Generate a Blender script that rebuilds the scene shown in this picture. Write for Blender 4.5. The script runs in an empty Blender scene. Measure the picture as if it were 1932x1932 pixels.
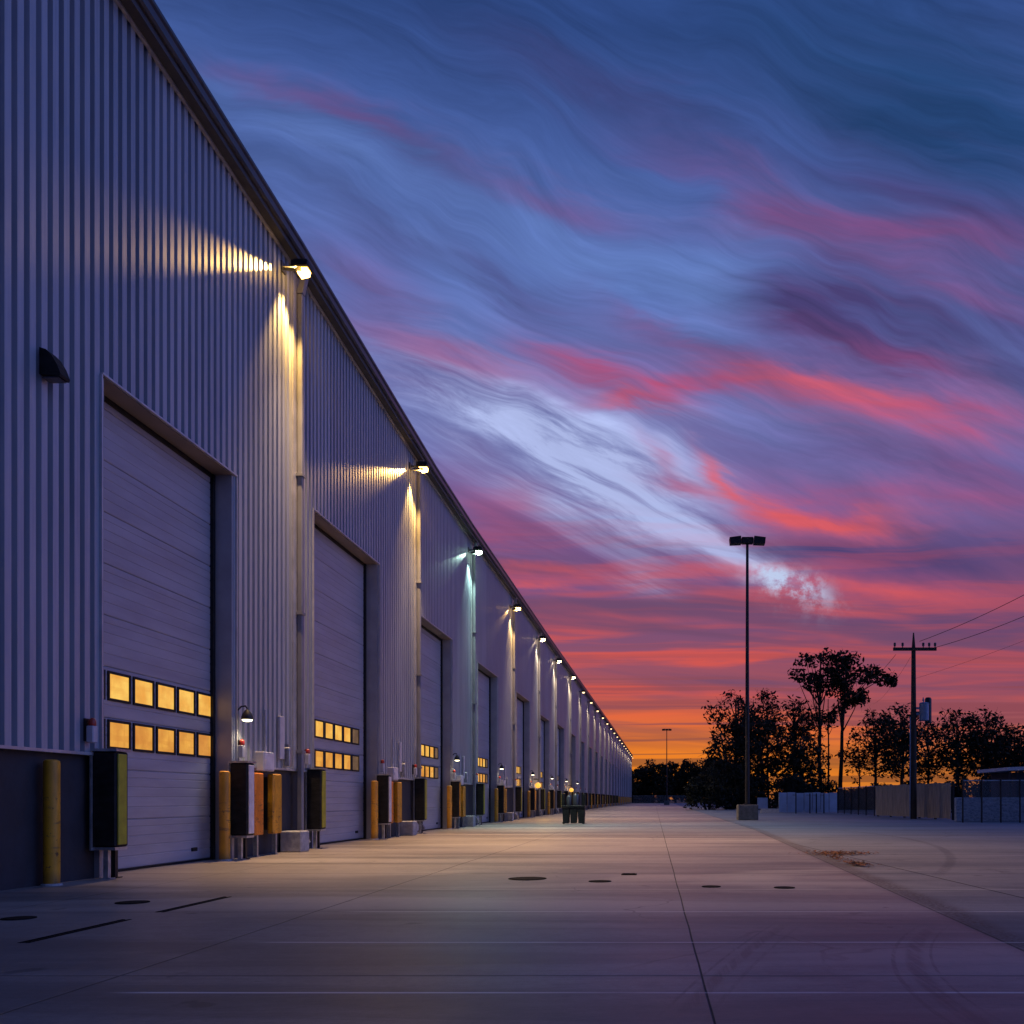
import bpy, math, random
import numpy as np
from mathutils import Vector, Matrix

random.seed(7)
S = bpy.context.scene
COL = S.collection
R = math.radians

# ---------------------------------------------------------------- helpers
VX, HY, F = 1245.0, 1508.0, 1700.0        # where the wall line vanishes, the eye level, the focal length (picture 1932 wide)
EYE = 1.0
WALL = -7.12                              # x of the warehouse wall face


def lin(r, g, b):
    f = lambda c: (c / 255 / 12.92) if c / 255 <= 0.04045 else ((c / 255 + 0.055) / 1.055) ** 2.4
    return (f(r), f(g), f(b), 1.0)


def wall_y(x, wall=WALL):
    return -wall * F / (VX - x)


class MB:
    """collects shapes, links them as one mesh object"""
    def __init__(self):
        self.v, self.f, self.m = [], [], []

    def add(self, vs, fs, mi=0):
        o = len(self.v)
        self.v += [tuple(p) for p in vs]
        self.f += [tuple(i + o for i in f) for f in fs]
        self.m += [mi] * len(fs)

    def box(self, x0, x1, y0, y1, z0, z1, mi=0, b=0.0):
        if b <= 0:
            vs = [(x, y, z) for z in (z0, z1) for y in (y0, y1) for x in (x0, x1)]
            self.add(vs, [(0, 2, 3, 1), (4, 5, 7, 6), (0, 1, 5, 4), (2, 6, 7, 3), (0, 4, 6, 2), (1, 3, 7, 5)], mi)
            return
        # chamfered box: 24 vertices
        vs, idx = [], {}
        cx = ((x0, 1), (x1, -1)); cy = ((y0, 1), (y1, -1)); cz = ((z0, 1), (z1, -1))
        for i in range(2):
            for j in range(2):
                for k in range(2):
                    X, sx = cx[i]; Y, sy = cy[j]; Z, sz = cz[k]
                    idx[i, j, k, 0] = len(vs); vs.append((X, Y + sy * b, Z + sz * b))
                    idx[i, j, k, 1] = len(vs); vs.append((X + sx * b, Y, Z + sz * b))
                    idx[i, j, k, 2] = len(vs); vs.append((X + sx * b, Y + sy * b, Z))
        I = idx
        fs = []
        for i in range(2):
            q = [I[i, 0, 0, 0], I[i, 1, 0, 0], I[i, 1, 1, 0], I[i, 0, 1, 0]]
            fs.append(q[::-1] if i == 0 else q)
            q = [I[0, i, 0, 1], I[1, i, 0, 1], I[1, i, 1, 1], I[0, i, 1, 1]]
            fs.append(q if i == 0 else q[::-1])
            q = [I[0, 0, i, 2], I[1, 0, i, 2], I[1, 1, i, 2], I[0, 1, i, 2]]
            fs.append(q[::-1] if i == 0 else q)
        for i in range(2):
            for j in range(2):
                fs.append((I[i, j, 0, 0], I[i, j, 0, 1], I[i, j, 1, 1], I[i, j, 1, 0]))
                fs.append((I[i, 0, j, 0], I[i, 0, j, 2], I[i, 1, j, 2], I[i, 1, j, 0]))
                fs.append((I[0, i, j, 1], I[0, i, j, 2], I[1, i, j, 2], I[1, i, j, 1]))
        for i in range(2):
            for j in range(2):
                for k in range(2):
                    fs.append((I[i, j, k, 0], I[i, j, k, 1], I[i, j, k, 2]))
        self.add(vs, fs, mi)

    def tube(self, pts, rad, n=10, mi=0, cap=True):
        pts = [Vector(p) for p in pts]
        if not hasattr(rad, '__len__'):
            rad = [rad] * len(pts)
        vs, fs = [], []
        ref = None
        for i, p in enumerate(pts):
            d = (pts[min(i + 1, len(pts) - 1)] - pts[max(i - 1, 0)]).normalized()
            if ref is None:
                ref = Vector((1, 0, 0)) if abs(d.x) < 0.8 else Vector((0, 1, 0))
            a = (ref - d * ref.dot(d)).normalized(); ref = a
            c = d.cross(a)
            for k in range(n):
                t = 2 * math.pi * k / n
                vs.append(p + (a * math.cos(t) + c * math.sin(t)) * rad[i])
        for i in range(len(pts) - 1):
            for k in range(n):
                fs.append((i * n + k, i * n + (k + 1) % n, (i + 1) * n + (k + 1) % n, (i + 1) * n + k))
        if cap:
            fs.append(tuple(range(n))[::-1]); fs.append(tuple((len(pts) - 1) * n + k for k in range(n)))
        self.add(vs, fs, mi)

    def lathe(self, c, prof, n=20, mi=0):
        """prof: list of (radius, z) bottom to top"""
        self.tube([(c[0], c[1], c[2] + z) for r, z in prof], [max(r, 1e-4) for r, z in prof], n, mi)

    def prism(self, prof, y0, y1, axis='y', mi=0):
        """closed outline extruded along an axis; prof in (x,z) for y, (y,z) for x"""
        n = len(prof)
        if axis == 'y':
            vs = [(a, y0, b) for a, b in prof] + [(a, y1, b) for a, b in prof]
        else:
            vs = [(y0, a, b) for a, b in prof] + [(y1, a, b) for a, b in prof]
        fs = [(i, (i + 1) % n, n + (i + 1) % n, n + i) for i in range(n)]
        fs += [tuple(range(n))[::-1], tuple(range(n, 2 * n))]
        self.add(vs, fs, mi)

    def build(self, name, mats, parent=None, smooth=False):
        me = bpy.data.meshes.new(name)
        me.from_pydata(self.v, [], self.f)
        if not isinstance(mats, (list, tuple)):
            mats = [mats]
        for m in mats:
            me.materials.append(m)
        me.polygons.foreach_set('material_index', self.m)
        if smooth:
            me.polygons.foreach_set('use_smooth', [True] * len(self.f))
        me.update()
        import bmesh
        if len(self.f) < 20000:
            bm = bmesh.new(); bm.from_mesh(me)
            bmesh.ops.recalc_face_normals(bm, faces=bm.faces)
            bm.to_mesh(me); bm.free()
        if smooth:
            try:
                me.set_sharp_from_angle(angle=R(40))
            except Exception:
                pass
        o = bpy.data.objects.new(name, me)
        COL.objects.link(o)
        if parent:
            o.parent = parent
        return o


def tag(o, label=None, cat=None, group=None, kind=None):
    if label: o['label'] = label
    if cat: o['category'] = cat
    if group: o['group'] = group
    if kind: o['kind'] = kind
    return o


def thing(name, loc, label, cat, group=None, rz=0):
    o = bpy.data.objects.new(name, None)
    o.empty_display_size = 0.2
    COL.objects.link(o)
    o.location = loc; o.rotation_euler = (0, 0, rz)
    return tag(o, label, cat, group)


def dup(o, parent=None):
    c = o.copy(); COL.objects.link(c)
    c.parent = parent
    for ch in list(o.children):
        dup(ch, c)
    return c


# ---------------------------------------------------------------- shader helpers
class N:
    """a number or a node output with arithmetic"""
    tree = None
    def __init__(self, s): self.s = s
    @staticmethod
    def math(op, *a, clamp=False):
        n = N.tree.nodes.new('ShaderNodeMath'); n.operation = op; n.use_clamp = clamp
        for i, x in enumerate(a):
            if isinstance(x, N): N.tree.links.new(x.s, n.inputs[i])
            else: n.inputs[i].default_value = x
        return N(n.outputs[0])
    def __add__(s, o): return N.math('ADD', s, o)
    __radd__ = __add__
    def __sub__(s, o): return N.math('SUBTRACT', s, o)
    def __rsub__(s, o): return N.math('SUBTRACT', o, s)
    def __mul__(s, o): return N.math('MULTIPLY', s, o)
    __rmul__ = __mul__
    def __truediv__(s, o): return N.math('DIVIDE', s, o)
    def madd(s, a, b): return N.math('MULTIPLY_ADD', s, a, b)
    def abs(s): return N.math('ABSOLUTE', s)
    def max(s, o): return N.math('MAXIMUM', s, o)
    def min(s, o): return N.math('MINIMUM', s, o)
    def pow(s, o): return N.math('POWER', s, o)
    def ramp(s, a, b, smooth=True):
        n = N.tree.nodes.new('ShaderNodeMapRange')
        n.interpolation_type = 'SMOOTHSTEP' if smooth else 'LINEAR'
        N.tree.links.new(s.s, n.inputs[0])
        n.inputs[1].default_value = a; n.inputs[2].default_value = b
        if a > b:
            n.inputs[1].default_value = b; n.inputs[2].default_value = a
            n.inputs[3].default_value = 1; n.inputs[4].default_value = 0
        return N(n.outputs[0])


def vec(x, y, z=0.0):
    n = N.tree.nodes.new('ShaderNodeCombineXYZ')
    for i, a in enumerate((x, y, z)):
        if isinstance(a, N): N.tree.links.new(a.s, n.inputs[i])
        else: n.inputs[i].default_value = a
    return N(n.outputs[0])


def xyz(v):
    n = N.tree.nodes.new('ShaderNodeSeparateXYZ')
    N.tree.links.new(v.s, n.inputs[0])
    return [N(o) for o in n.outputs]


def noise(v, scale=1.0, detail=3.0, rough=0.5, dist=0.0, color=False):
    n = N.tree.nodes.new('ShaderNodeTexNoise')
    N.tree.links.new(v.s, n.inputs['Vector'])
    n.inputs['Scale'].default_value = scale
    n.inputs['Detail'].default_value = detail
    n.inputs['Roughness'].default_value = rough
    n.inputs['Distortion'].default_value = dist
    return N(n.outputs[1] if color else n.outputs[0])


def mixc(f, a, b):
    n = N.tree.nodes.new('ShaderNodeMix'); n.data_type = 'RGBA'; n.clamp_factor = True
    if isinstance(f, N): N.tree.links.new(f.s, n.inputs[0])
    else: n.inputs[0].default_value = f
    for x, i in ((a, 6), (b, 7)):
        if isinstance(x, N): N.tree.links.new(x.s, n.inputs[i])
        else: n.inputs[i].default_value = x
    return N(n.outputs[2])


def cramp(f, stops, interp='LINEAR'):
    n = N.tree.nodes.new('ShaderNodeValToRGB')
    cr = n.color_ramp; cr.interpolation = interp
    while len(cr.elements) < len(stops):
        cr.elements.new(0.5)
    for e, (p, c) in zip(cr.elements, stops):
        e.position = p; e.color = c
    N.tree.links.new(f.s, n.inputs[0])
    return N(n.outputs[0])


def newmat(name):
    m = bpy.data.materials.new(name); m.use_nodes = True
    N.tree = m.node_tree
    return m, m.node_tree.nodes['Principled BSDF'], m.node_tree


def setin(node, name, val):
    i = node.inputs[name]
    if isinstance(val, N): N.tree.links.new(val.s, i)
    else: i.default_value = val


def objpos():
    n = N.tree.nodes.new('ShaderNodeTexCoord')
    return N(n.outputs['Object'])


def worldpos():
    n = N.tree.nodes.new('ShaderNodeNewGeometry')
    return N(n.outputs['Position'])


def bump(h, dist, strength=1.0):
    n = N.tree.nodes.new('ShaderNodeBump')
    n.inputs['Distance'].default_value = dist
    n.inputs['Strength'].default_value = strength
    N.tree.links.new(h.s, n.inputs['Height'])
    return N(n.outputs[0])


def plain(name, c, rough=0.5, metal=0.0, var=0.25, scale=6.0, stretch=(1, 1, 1), bmp=0.0, spec=0.5):
    """a material of one colour with worn, uneven tone and gloss"""
    m, p, t = newmat(name)
    x, y, z = xyz(objpos())
    v = vec(x * stretch[0], y * stretch[1], z * stretch[2])
    a = noise(v, scale, 5, 0.6)
    dark = tuple(k * (1 - var) for k in c[:3]) + (1,)
    lite = tuple(min(1, k * (1 + var)) for k in c[:3]) + (1,)
    setin(p, 'Base Color', mixc(a.ramp(0.25, 0.75), dark, lite))
    setin(p, 'Roughness', a.madd(0.25, rough - 0.12))
    p.inputs['Metallic'].default_value = metal
    p.inputs['Specular IOR Level'].default_value = spec
    if bmp:
        setin(p, 'Normal', bump(noise(v, scale * 4, 4), bmp))
    return m


def glow(name, c, strength, var=0.0):
    m, p, t = newmat(name)
    p.inputs['Base Color'].default_value = (0.05, 0.05, 0.05, 1)
    if var:
        a = noise(objpos(), 2.2, 2)
        c2 = tuple(k * (1 - var) for k in c[:3]) + (1,)
        setin(p, 'Emission Color', mixc(a.ramp(0.3, 0.7), c2, c))
    else:
        p.inputs['Emission Color'].default_value = c
    p.inputs['Emission Strength'].default_value = strength
    return m


# ---------------------------------------------------------------- camera
cam = bpy.data.cameras.new('camera')
camo = bpy.data.objects.new('camera', cam); COL.objects.link(camo)
camo.location = (0, 0, EYE); camo.rotation_euler = (R(90), 0, 0)
cam.sensor_width = 36; cam.lens = 36 * F / 1932
cam.shift_x = -(VX - 966) / 1932; cam.shift_y = (HY - 966) / 1932
cam.clip_start = 0.05; cam.clip_end = 6000
S.camera = camo

# ---------------------------------------------------------------- sky
SUN_AZ, SUN_EL = R(-3), R(1.5)            # the sun has just gone down beyond the end of the warehouse
w = bpy.data.worlds.new('World'); S.world = w; w.use_nodes = True
N.tree = w.node_tree
for n in list(w.node_tree.nodes):
    w.node_tree.nodes.remove(n)


def build_sky():
    t = w.node_tree
    tc = t.nodes.new('ShaderNodeTexCoord')
    D = N(tc.outputs['Generated'])
    dx, dy, dz = xyz(D)
    front = dy.ramp(0.06, 0.4)
    yc = dy.max(0.05)
    u0 = dx / yc
    v0 = dz / yc
    hyp = (dx * dx + dy * dy).max(0.002).pow(0.5)
    e = dz / hyp                                   # slope above the horizon in any direction
    # slow swirls bend everything that is higher up
    wr, wg, wb = xyz(noise(D, 3.2, 3, 0.5, color=True))
    amp = v0.ramp(0.12, 0.75).madd(0.20, 0.010)
    u = (wr - 0.5).madd(amp, u0)
    v = (wg - 0.5).madd(amp, v0)
    fr, fg, fb = xyz(noise(vec(u * 2.0, v.madd(9.0, u * 2.6), 0.0), 1.6, 5, 0.6, 0.6, color=True))
    amp2 = v0.ramp(0.05, 0.5).madd(0.11, 0.012)
    us = (fr - 0.5).madd(amp2, (wr - 0.5).madd(amp * 0.4, u0))
    vs = (fg - 0.5).madd(amp2, (wg - 0.5).madd(amp * 0.4, v0))
    cr_, cg_, cb_ = xyz(noise(D, 7.5, 2, 0.5, color=True))
    amp3 = v0.ramp(0.15, 0.6) * 0.06
    u = (cr_ - 0.5).madd(amp3, u)
    v = (cg_ - 0.5).madd(amp3, v)

    def strokes(items):
        acc = None
        for (x, y, L, wd, ang, k) in items:
            cu, cv = (x - VX) / F, (HY - y) / F
            a = R(-ang); L = L / F; wd = wd / F
            A = us.madd(math.cos(a) / L, vs.madd(math.sin(a) / L, -(cu * math.cos(a) + cv * math.sin(a)) / L))
            B = us.madd(-math.sin(a) / wd, vs.madd(math.cos(a) / wd, (cu * math.sin(a) - cv * math.cos(a)) / wd))
            g = N.math('POWER', 0.3679, A.madd(A, B * B))
            acc = g.madd(k, acc if acc is not None else 0.0)
        return acc

    st1 = noise(vec(u * 2.4, v.madd(15.0, u * 4.6), 3.0), 1.0, 5, 0.58, 0.4)     # slanting fibres high up
    st2 = noise(vec(u * 3.0, v * 46.0, 9.0), 1.0, 4, 0.55, 0.5)                   # level bands near the horizon
    st3 = noise(vec(u * 1.4, v.madd(22.0, u * 2.0), 5.0), 1.0, 4, 0.55, 0.5)
    low = v0.ramp(0.36, 0.22)

    V = lambda y: (HY - y) / F
    base = cramp(e.ramp(0.0, 1.0, False), [
        (0.0, lin(196, 118, 52)), (V(1440), lin(214, 122, 36)), (V(1385), lin(206, 100, 52)), (V(1310), lin(170, 78, 84)),
        (V(1210), lin(124, 76, 112)), (V(1080), lin(108, 80, 132)), (V(960), lin(108, 104, 166)), (V(800), lin(106, 116, 178)),
        (V(600), lin(88, 108, 174)), (V(330), lin(68, 92, 156)), (V(60), lin(46, 72, 130)), (1.0, lin(42, 66, 124))])
    # the sky away from the sunset: even blue dusk, boosted below on the open side
    dusk = cramp(e.ramp(-0.05, 1.6, False), [(0.0, lin(92, 94, 146)), (0.12, lin(94, 106, 168)), (0.3, lin(92, 116, 190)), (0.65, lin(64, 92, 168)), (1.0, lin(36, 58, 112))])
    glowside = (dy / hyp).ramp(0.35, 0.9)
    base = mixc(glowside, dusk, base)
    up = v0.ramp(0.3, 0.6)
    # right side of the glow is a duller mauve
    mauve = u0.ramp(0.02, 0.32) * v0.ramp(0.02, 0.09) * v0.ramp(0.32, 0.2)
    base = mixc(mauve * 0.6 * front, base, lin(120, 72, 104))

    fib = st1.ramp(0.30, 0.70)
    blue = strokes([(1150, 480, 330, 115, 14, .75), (640, 330, 280, 80, 24, .6), (1000, 590, 260, 80, 18, .4),
                    (1400, 560, 110, 120, 20, .6), (1440, 810, 180, 46, 10, .7), (800, 620, 120, 60, 20, .3)]) * front
    c = mixc(blue * fib.madd(0.75, 0.45), base, lin(100, 128, 194))
    teal = strokes([(1640, 150, 330, 170, 25, .85), (1900, 250, 250, 170, 30, .8)]) * front
    c = mixc(teal * fib.madd(0.35, 0.62), c, lin(36, 68, 118))
    dark = strokes([(1150, 170, 260, 44, 24, .55), (1800, 400, 320, 75, 20, .8), (1560, 590, 150, 120, 30, .8), (1810, 620, 280, 120, 14, 1.0),
                    (1760, 890, 280, 60, 8, .75), (1760, 1050, 280, 42, 3, .8), (1480, 1030, 160, 22, 8, .6), (700, 430, 150, 44, 42, .4),
                    (990, 560, 230, 34, 30, .5), (1000, 1012, 140, 22, 22, .55), (1170, 1035, 150, 16, 20, .6), (1640, 660, 120, 40, 24, .4),
                    (1700, 1170, 320, 30, 2, .6), (900, 480, 120, 30, 45, .35), (1280, 640, 220, 30, 22, .35)]) * front
    c = mixc(dark * fib.madd(0.75, 0.42), c, lin(68, 62, 114))
    purple = strokes([(690, 560, 150, 65, 40, .6), (830, 690, 220, 60, 18, .5), (880, 900, 90, 60, 30, .65), (1340, 690, 260, 46, 16, .55),
                      (1250, 800, 200, 60, 25, .3), (1080, 1000, 160, 36, 20, .4), (1620, 500, 220, 50, 15, .5), (1500, 880, 200, 40, 12, .3)]) * front
    c = mixc(purple * fib.madd(0.7, 0.5), c, lin(118, 92, 148))
    # bright veil of cloud, from upper left down to the small white tuft
    pale = strokes([(930, 760, 190, 62, 18, .7), (1110, 850, 190, 80, 32, .9), (1170, 960, 150, 74, 24, 1.0), (1310, 1012, 150, 38, 24, 1.0),
                    (1400, 1055, 90, 20, 24, .85), (1215, 1095, 60, 24, 22, .55), (1290, 900, 130, 34, 32, .5), (1040, 930, 90, 55, 20, .7),
                    (1010, 830, 130, 50, 25, .5), (1220, 760, 120, 26, 20, .3), (860, 840, 90, 40, 25, .35)]) * front
    wisp = noise(vec(u * 2.6, v.madd(17.0, u * 7.6), 13.0), 1.0, 7, 0.66, 0.9)
    hair = noise(vec(u * 5.0, v.madd(60.0, u * 26.0), 29.0), 1.0, 4, 0.6, 0.5)
    c = mixc(pale * (wisp.ramp(0.34, 0.62).madd(0.85, 0.1) + (hair - 0.5) * 0.55), c, lin(170, 182, 228))
    # pink and coral bands, frayed into fibres
    fray = st3.ramp(0.28, 0.68).madd(0.65, wisp.ramp(0.3, 0.7) * 0.4) + (hair - 0.5) * 0.35
    pink = strokes([(570, 200, 180, 22, 14, .36), (760, 262, 140, 22, 20, .28), (1050, 365, 160, 30, 14, .38), (1310, 300, 140, 30, 20, .24),
                    (1440, 390, 100, 34, 34, .36), (1610, 455, 210, 34, 8, .5), (1850, 470, 160, 55, 10, .42), (1130, 690, 130, 30, 24, .75),
                    (880, 672, 180, 26, 10, .42), (1330, 738, 190, 22, 0, .65), (1230, 762, 100, 22, 8, .5), (1780, 800, 230, 40, 2, .7),
                    (1230, 870, 70, 16, 45, .5), (1290, 930, 80, 14, 20, .6), (1740, 962, 240, 34, -3, .62), (910, 962, 70, 40, 20, .5),
                    (990, 945, 50, 30, 10, .45), (1010, 1010, 130, 22, 8, .3), (1560, 770, 230, 50, 12, .4), (1480, 950, 180, 36, 14, .45), (1660, 1100, 240, 30, 5, .5), (1780, 560, 220, 40, 12, .3), (1700, 690, 240, 36, 16, .35), (1820, 900, 200, 40, 4, .3), (1290, 640, 150, 24, 24, .3),
                    (1080, 1080, 260, 40, 3, .25)]) * front
    c = mixc(pink * fray.madd(0.95, 0.35), c, mixc(v0.ramp(0.42, 0.72), lin(166, 78, 120), lin(118, 66, 116)))
    coral = strokes([(1600, 768, 170, 30, 14, .55), (1480, 738, 100, 14, 4, .25), (1345, 905, 62, 13, 42, .75), (1470, 968, 125, 17, 14, .95),
                     (1600, 992, 120, 15, 4, .7), (1640, 1105, 190, 13, 5, .75), (1020, 1066, 120, 12, 3, .7), (990, 1108, 80, 7, 2, .55),
                     (1330, 1092, 80, 13, 4, .45), (1110, 1160, 180, 12, 2, .75), (1560, 1165, 140, 10, 2, .5), (1190, 742, 80, 12, 2, .3)]) * front
    c = mixc(coral * fray.madd(0.85, 0.4), c, lin(214, 90, 100))
    # level bands of red, orange and slate low in the west
    red = (st2.ramp(0.42, 0.62) * low * v0.ramp(0.30, 0.10).madd(0.6, 0.4) * v0.ramp(0.0, 0.03)) * u0.ramp(0.5, 0.05).madd(0.55, 0.45) * front
    c = mixc(red * 0.85, c, mixc(v0.ramp(0.035, 0.125), lin(232, 126, 36), lin(222, 84, 70)))
    slate = st3.ramp(0.48, 0.66) * low * front * v0.ramp(0.015, 0.12).madd(0.5, 0.4)
    c = mixc(slate * 0.95, c, mixc(v0.ramp(0.04, 0.13), lin(156, 84, 50), lin(104, 70, 106)))
    thin = noise(vec(u * 1.6, v * 110.0, 17.0), 1.0, 3, 0.5, 0.4).ramp(0.48, 0.60) * v0.ramp(0.2, 0.1) * front
    c = mixc(thin * 0.85, c, mixc(v0.ramp(0.03, 0.1), lin(140, 80, 44), lin(140, 70, 84)))
    # the small lit tuft of cumulus
    tuft = strokes([(1490, 1112, 66, 30, 22, 1.3), (1450, 1085, 60, 16, 20, .7)]) * noise(vec(u0, v0, 0.0), 30, 6, 0.68).ramp(0.40, 0.64) * front
    c = mixc(tuft, c, lin(186, 200, 232))
    # fine fibres through the whole upper sky
    fs_ = N.tree.nodes.new('ShaderNodeVectorMath'); fs_.operation = 'SCALE'
    t.links.new(c.s, fs_.inputs[0]); t.links.new(((wisp - 0.5) * 1.1 + (hair - 0.5) * 0.14).madd(v0.ramp(0.16, 0.45), 1.0).s, fs_.inputs['Scale'])
    c = N(fs_.outputs[0])

    # unseen sky boosted on the open side to light the wall; overhead, behind dimmed
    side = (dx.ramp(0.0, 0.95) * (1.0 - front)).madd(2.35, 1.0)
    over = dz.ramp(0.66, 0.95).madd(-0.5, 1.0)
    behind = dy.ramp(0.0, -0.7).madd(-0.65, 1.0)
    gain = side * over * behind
    nish = t.nodes.new('ShaderNodeTexSky'); nish.sky_type = 'NISHITA'
    nish.sun_disc = False; nish.sun_elevation = SUN_EL; nish.sun_rotation = SUN_AZ
    gnd = dz.ramp(-0.03, 0.0)
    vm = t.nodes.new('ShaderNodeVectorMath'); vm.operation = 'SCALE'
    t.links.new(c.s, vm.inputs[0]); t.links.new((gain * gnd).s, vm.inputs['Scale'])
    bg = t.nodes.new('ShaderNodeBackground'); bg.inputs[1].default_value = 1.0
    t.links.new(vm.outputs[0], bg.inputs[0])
    bg2 = t.nodes.new('ShaderNodeBackground'); bg2.inputs[1].default_value = 0.002
    t.links.new(nish.outputs[0], bg2.inputs[0])
    ad = t.nodes.new('ShaderNodeAddShader')
    t.links.new(bg.outputs[0], ad.inputs[0]); t.links.new(bg2.outputs[0], ad.inputs[1])
    out = t.nodes.new('ShaderNodeOutputWorld')
    t.links.new(ad.outputs[0], out.inputs[0])


build_sky()
w.cycles.sampling_method = 'MANUAL'
w.cycles.sample_map_resolution = 512

sun = bpy.data.lights.new('sun', 'SUN'); sun.energy = 0.25; sun.angle = R(3); sun.color = (1.0, 0.5, 0.25)
so = bpy.data.objects.new('sun', sun); COL.objects.link(so)
sd = Vector((math.sin(SUN_AZ) * math.cos(SUN_EL), math.cos(SUN_AZ) * math.cos(SUN_EL), math.sin(SUN_EL)))
so.rotation_euler = (-sd).to_track_quat('-Z', 'Y').to_euler()
so.location = sd * 50

# ---------------------------------------------------------------- materials
def cladding_mat():
    m, p, t = newmat('cladding_metal')
    x, y, z = xyz(objpos())
    a = noise(vec(y * 3.0, z * 0.25, x), 2.0, 5, 0.6)
    b = noise(vec(y * 30.0, z * 0.6, x), 1.0, 3, 0.6)
    seam = ((z - 6.9).abs()).ramp(0.03, 0.012) * 0.0
    k = a.madd(0.5, b * 0.5)
    wn = t.nodes.new('ShaderNodeTexWhiteNoise'); wn.noise_dimensions = '1D'
    t.links.new(N.math('FLOOR', y * (1 / 0.975)).s, wn.inputs['W'])
    k = k + (N(wn.outputs['Value']) - 0.5) * 0.22
    setin(p, 'Base Color', mixc(k.ramp(0.3, 0.7), (0.30, 0.328, 0.39, 1), (0.41, 0.437, 0.50, 1)))
    setin(p, 'Roughness', k.madd(0.25, 0.30))
    p.inputs['Metallic'].default_value = 0.25
    return m


def concrete_mat():
    m, p, t = newmat('yard_concrete')
    x, y, z = xyz(worldpos())
    big = noise(vec(x * 0.16, y * 0.22, 0.0), 1.0, 5, 0.6, 0.8)
    band = noise(vec(x * 0.10, y * 0.55, 4.0), 1.0, 5, 0.62, 0.9)
    fine = noise(vec(x, y, 0.0), 26.0, 6, 0.7)
    streak = noise(vec(x * 0.13, y * 1.25, 31.0), 1.0, 4, 0.6, 0.7)
    grit = noise(vec(x, y, 2.0), 160.0, 3, 0.6)
    broom = noise(vec(x * 0.8, y * 60.0, 7.0), 1.0, 3, 0.5)
    k = big.madd(0.5, band.madd(0.4, fine * 0.16)) + (grit - 0.5) * 0.30 + (fine - 0.5) * 0.22 + (noise(vec(x, y, 8.0), 5.5, 5, 0.7) - 0.5) * 0.25
    c = cramp(k.ramp(0.25, 0.85, False), [(0.0, (0.13, 0.110, 0.105, 1)), (0.45, (0.25, 0.217, 0.203, 1)), (1.0, (0.38, 0.335, 0.31, 1))])
    c = mixc(streak.ramp(0.47, 0.66) * 0.7, c, (0.105, 0.09, 0.088, 1))  # wavy sheen bands put into the colour, dark here, broader dark and pale below
    broad = noise(vec(x * 0.09, y * 0.42, 51.0), 1.0, 4, 0.55, 1.0)
    c = mixc(broad.ramp(0.50, 0.62) * 0.55, c, (0.12, 0.105, 0.104, 1))
    c = mixc(broad.ramp(0.46, 0.36) * 0.4, c, (0.46, 0.41, 0.37, 1))
    # right of the long seam another pour, the sky's blue put into its colour
    seam_x = (y * 0.030 + 2.22).min(3.1)
    wob = noise(vec(x * 0.5, y * 0.6, 1.0), 1.0, 3) - 0.5
    rightp = (x - seam_x).madd(1.0, wob * 0.12).ramp(-0.02, 0.05)
    c = mixc(rightp * y.ramp(13, 30).madd(0.6, 0.3), c, mixc(k.ramp(0.3, 0.8), (0.11, 0.135, 0.18, 1), (0.20, 0.245, 0.32, 1)))
    dirt = ((x - seam_x) * 1.0 + wob * 0.2 - 0.11).abs().ramp(0.24, 0.04) * fine.ramp(0.35, 0.62) * y.ramp(60, 12)
    c = mixc(dirt * 0.85, c, (0.085, 0.052, 0.036, 1))

    def line(d, wd):
        return d.abs().ramp(wd, wd * 0.35)
    j = line(x - 0.27 + y * 0.0065 + wob * 0.02, 0.008)
    j = j.max(line(x + 3.06 + wob * 0.06, 0.012) * 0.8)
    j = j.max(line(x - seam_x, 0.016) * 0.7)
    j = j.max(line(x - 4.25 + y * 0.062, 0.02) * x.ramp(2.9, 3.1))
    j = j.max(line(x + 5.9, 0.012) * 0.5)
    for yy, k2 in ((5.1, .5), (12.15, .6), (16.4, .8), (20.6, .6), (24.8, .8), (29, .7), (33, .7), (38, .8), (46, .8)):
        j = j.max(line(y - yy + wob * 0.06, 0.012 + yy * 0.0012) * k2)
    c = mixc(j * 0.9, c, (0.022, 0.02, 0.022, 1))
    # sealed joints in the first slabs, their glint of light put into the colour
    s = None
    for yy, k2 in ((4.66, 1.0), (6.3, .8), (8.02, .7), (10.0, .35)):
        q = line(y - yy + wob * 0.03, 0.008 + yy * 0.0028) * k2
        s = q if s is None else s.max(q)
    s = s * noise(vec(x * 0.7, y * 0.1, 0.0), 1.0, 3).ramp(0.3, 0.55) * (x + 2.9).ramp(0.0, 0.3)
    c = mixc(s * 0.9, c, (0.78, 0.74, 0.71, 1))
    # tyre marks
    tn = noise(vec(x * 30.0, y * 1.1, 0.0), 1.0, 5, 0.7).ramp(0.3, 0.6)
    t1 = (x - 0.2 - (y - 4.57) * 0.253 - (y - 4.57) * (y - 4.57) * 0.02)
    t1 = (line(t1, 0.06).max(line(t1 - 0.13, 0.02) * 0.6).max(line(t1 + 0.10, 0.015))) * y.ramp(4.0, 4.6) * y.ramp(7.6, 6.6)
    t2 = (x - 1.42 - (y - 4.3) * (y - 4.3) * 0.095)
    t2 = (line(t2, 0.075).max(line(t2 + 0.13, 0.02)).max(line(t2 - 0.11, 0.014))) * y.ramp(7.4, 6.5)
    t3 = (x - 6.3 + (y - 24.0) * (y - 24.0) * 0.018)
    t3 = line(t3, 0.12) * y.ramp(11, 13) * y.ramp(32, 26) * 0.9
    c = mixc((t1.max(t2).max(t3) * tn) * 0.45, c, (0.035, 0.033, 0.035, 1))
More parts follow.
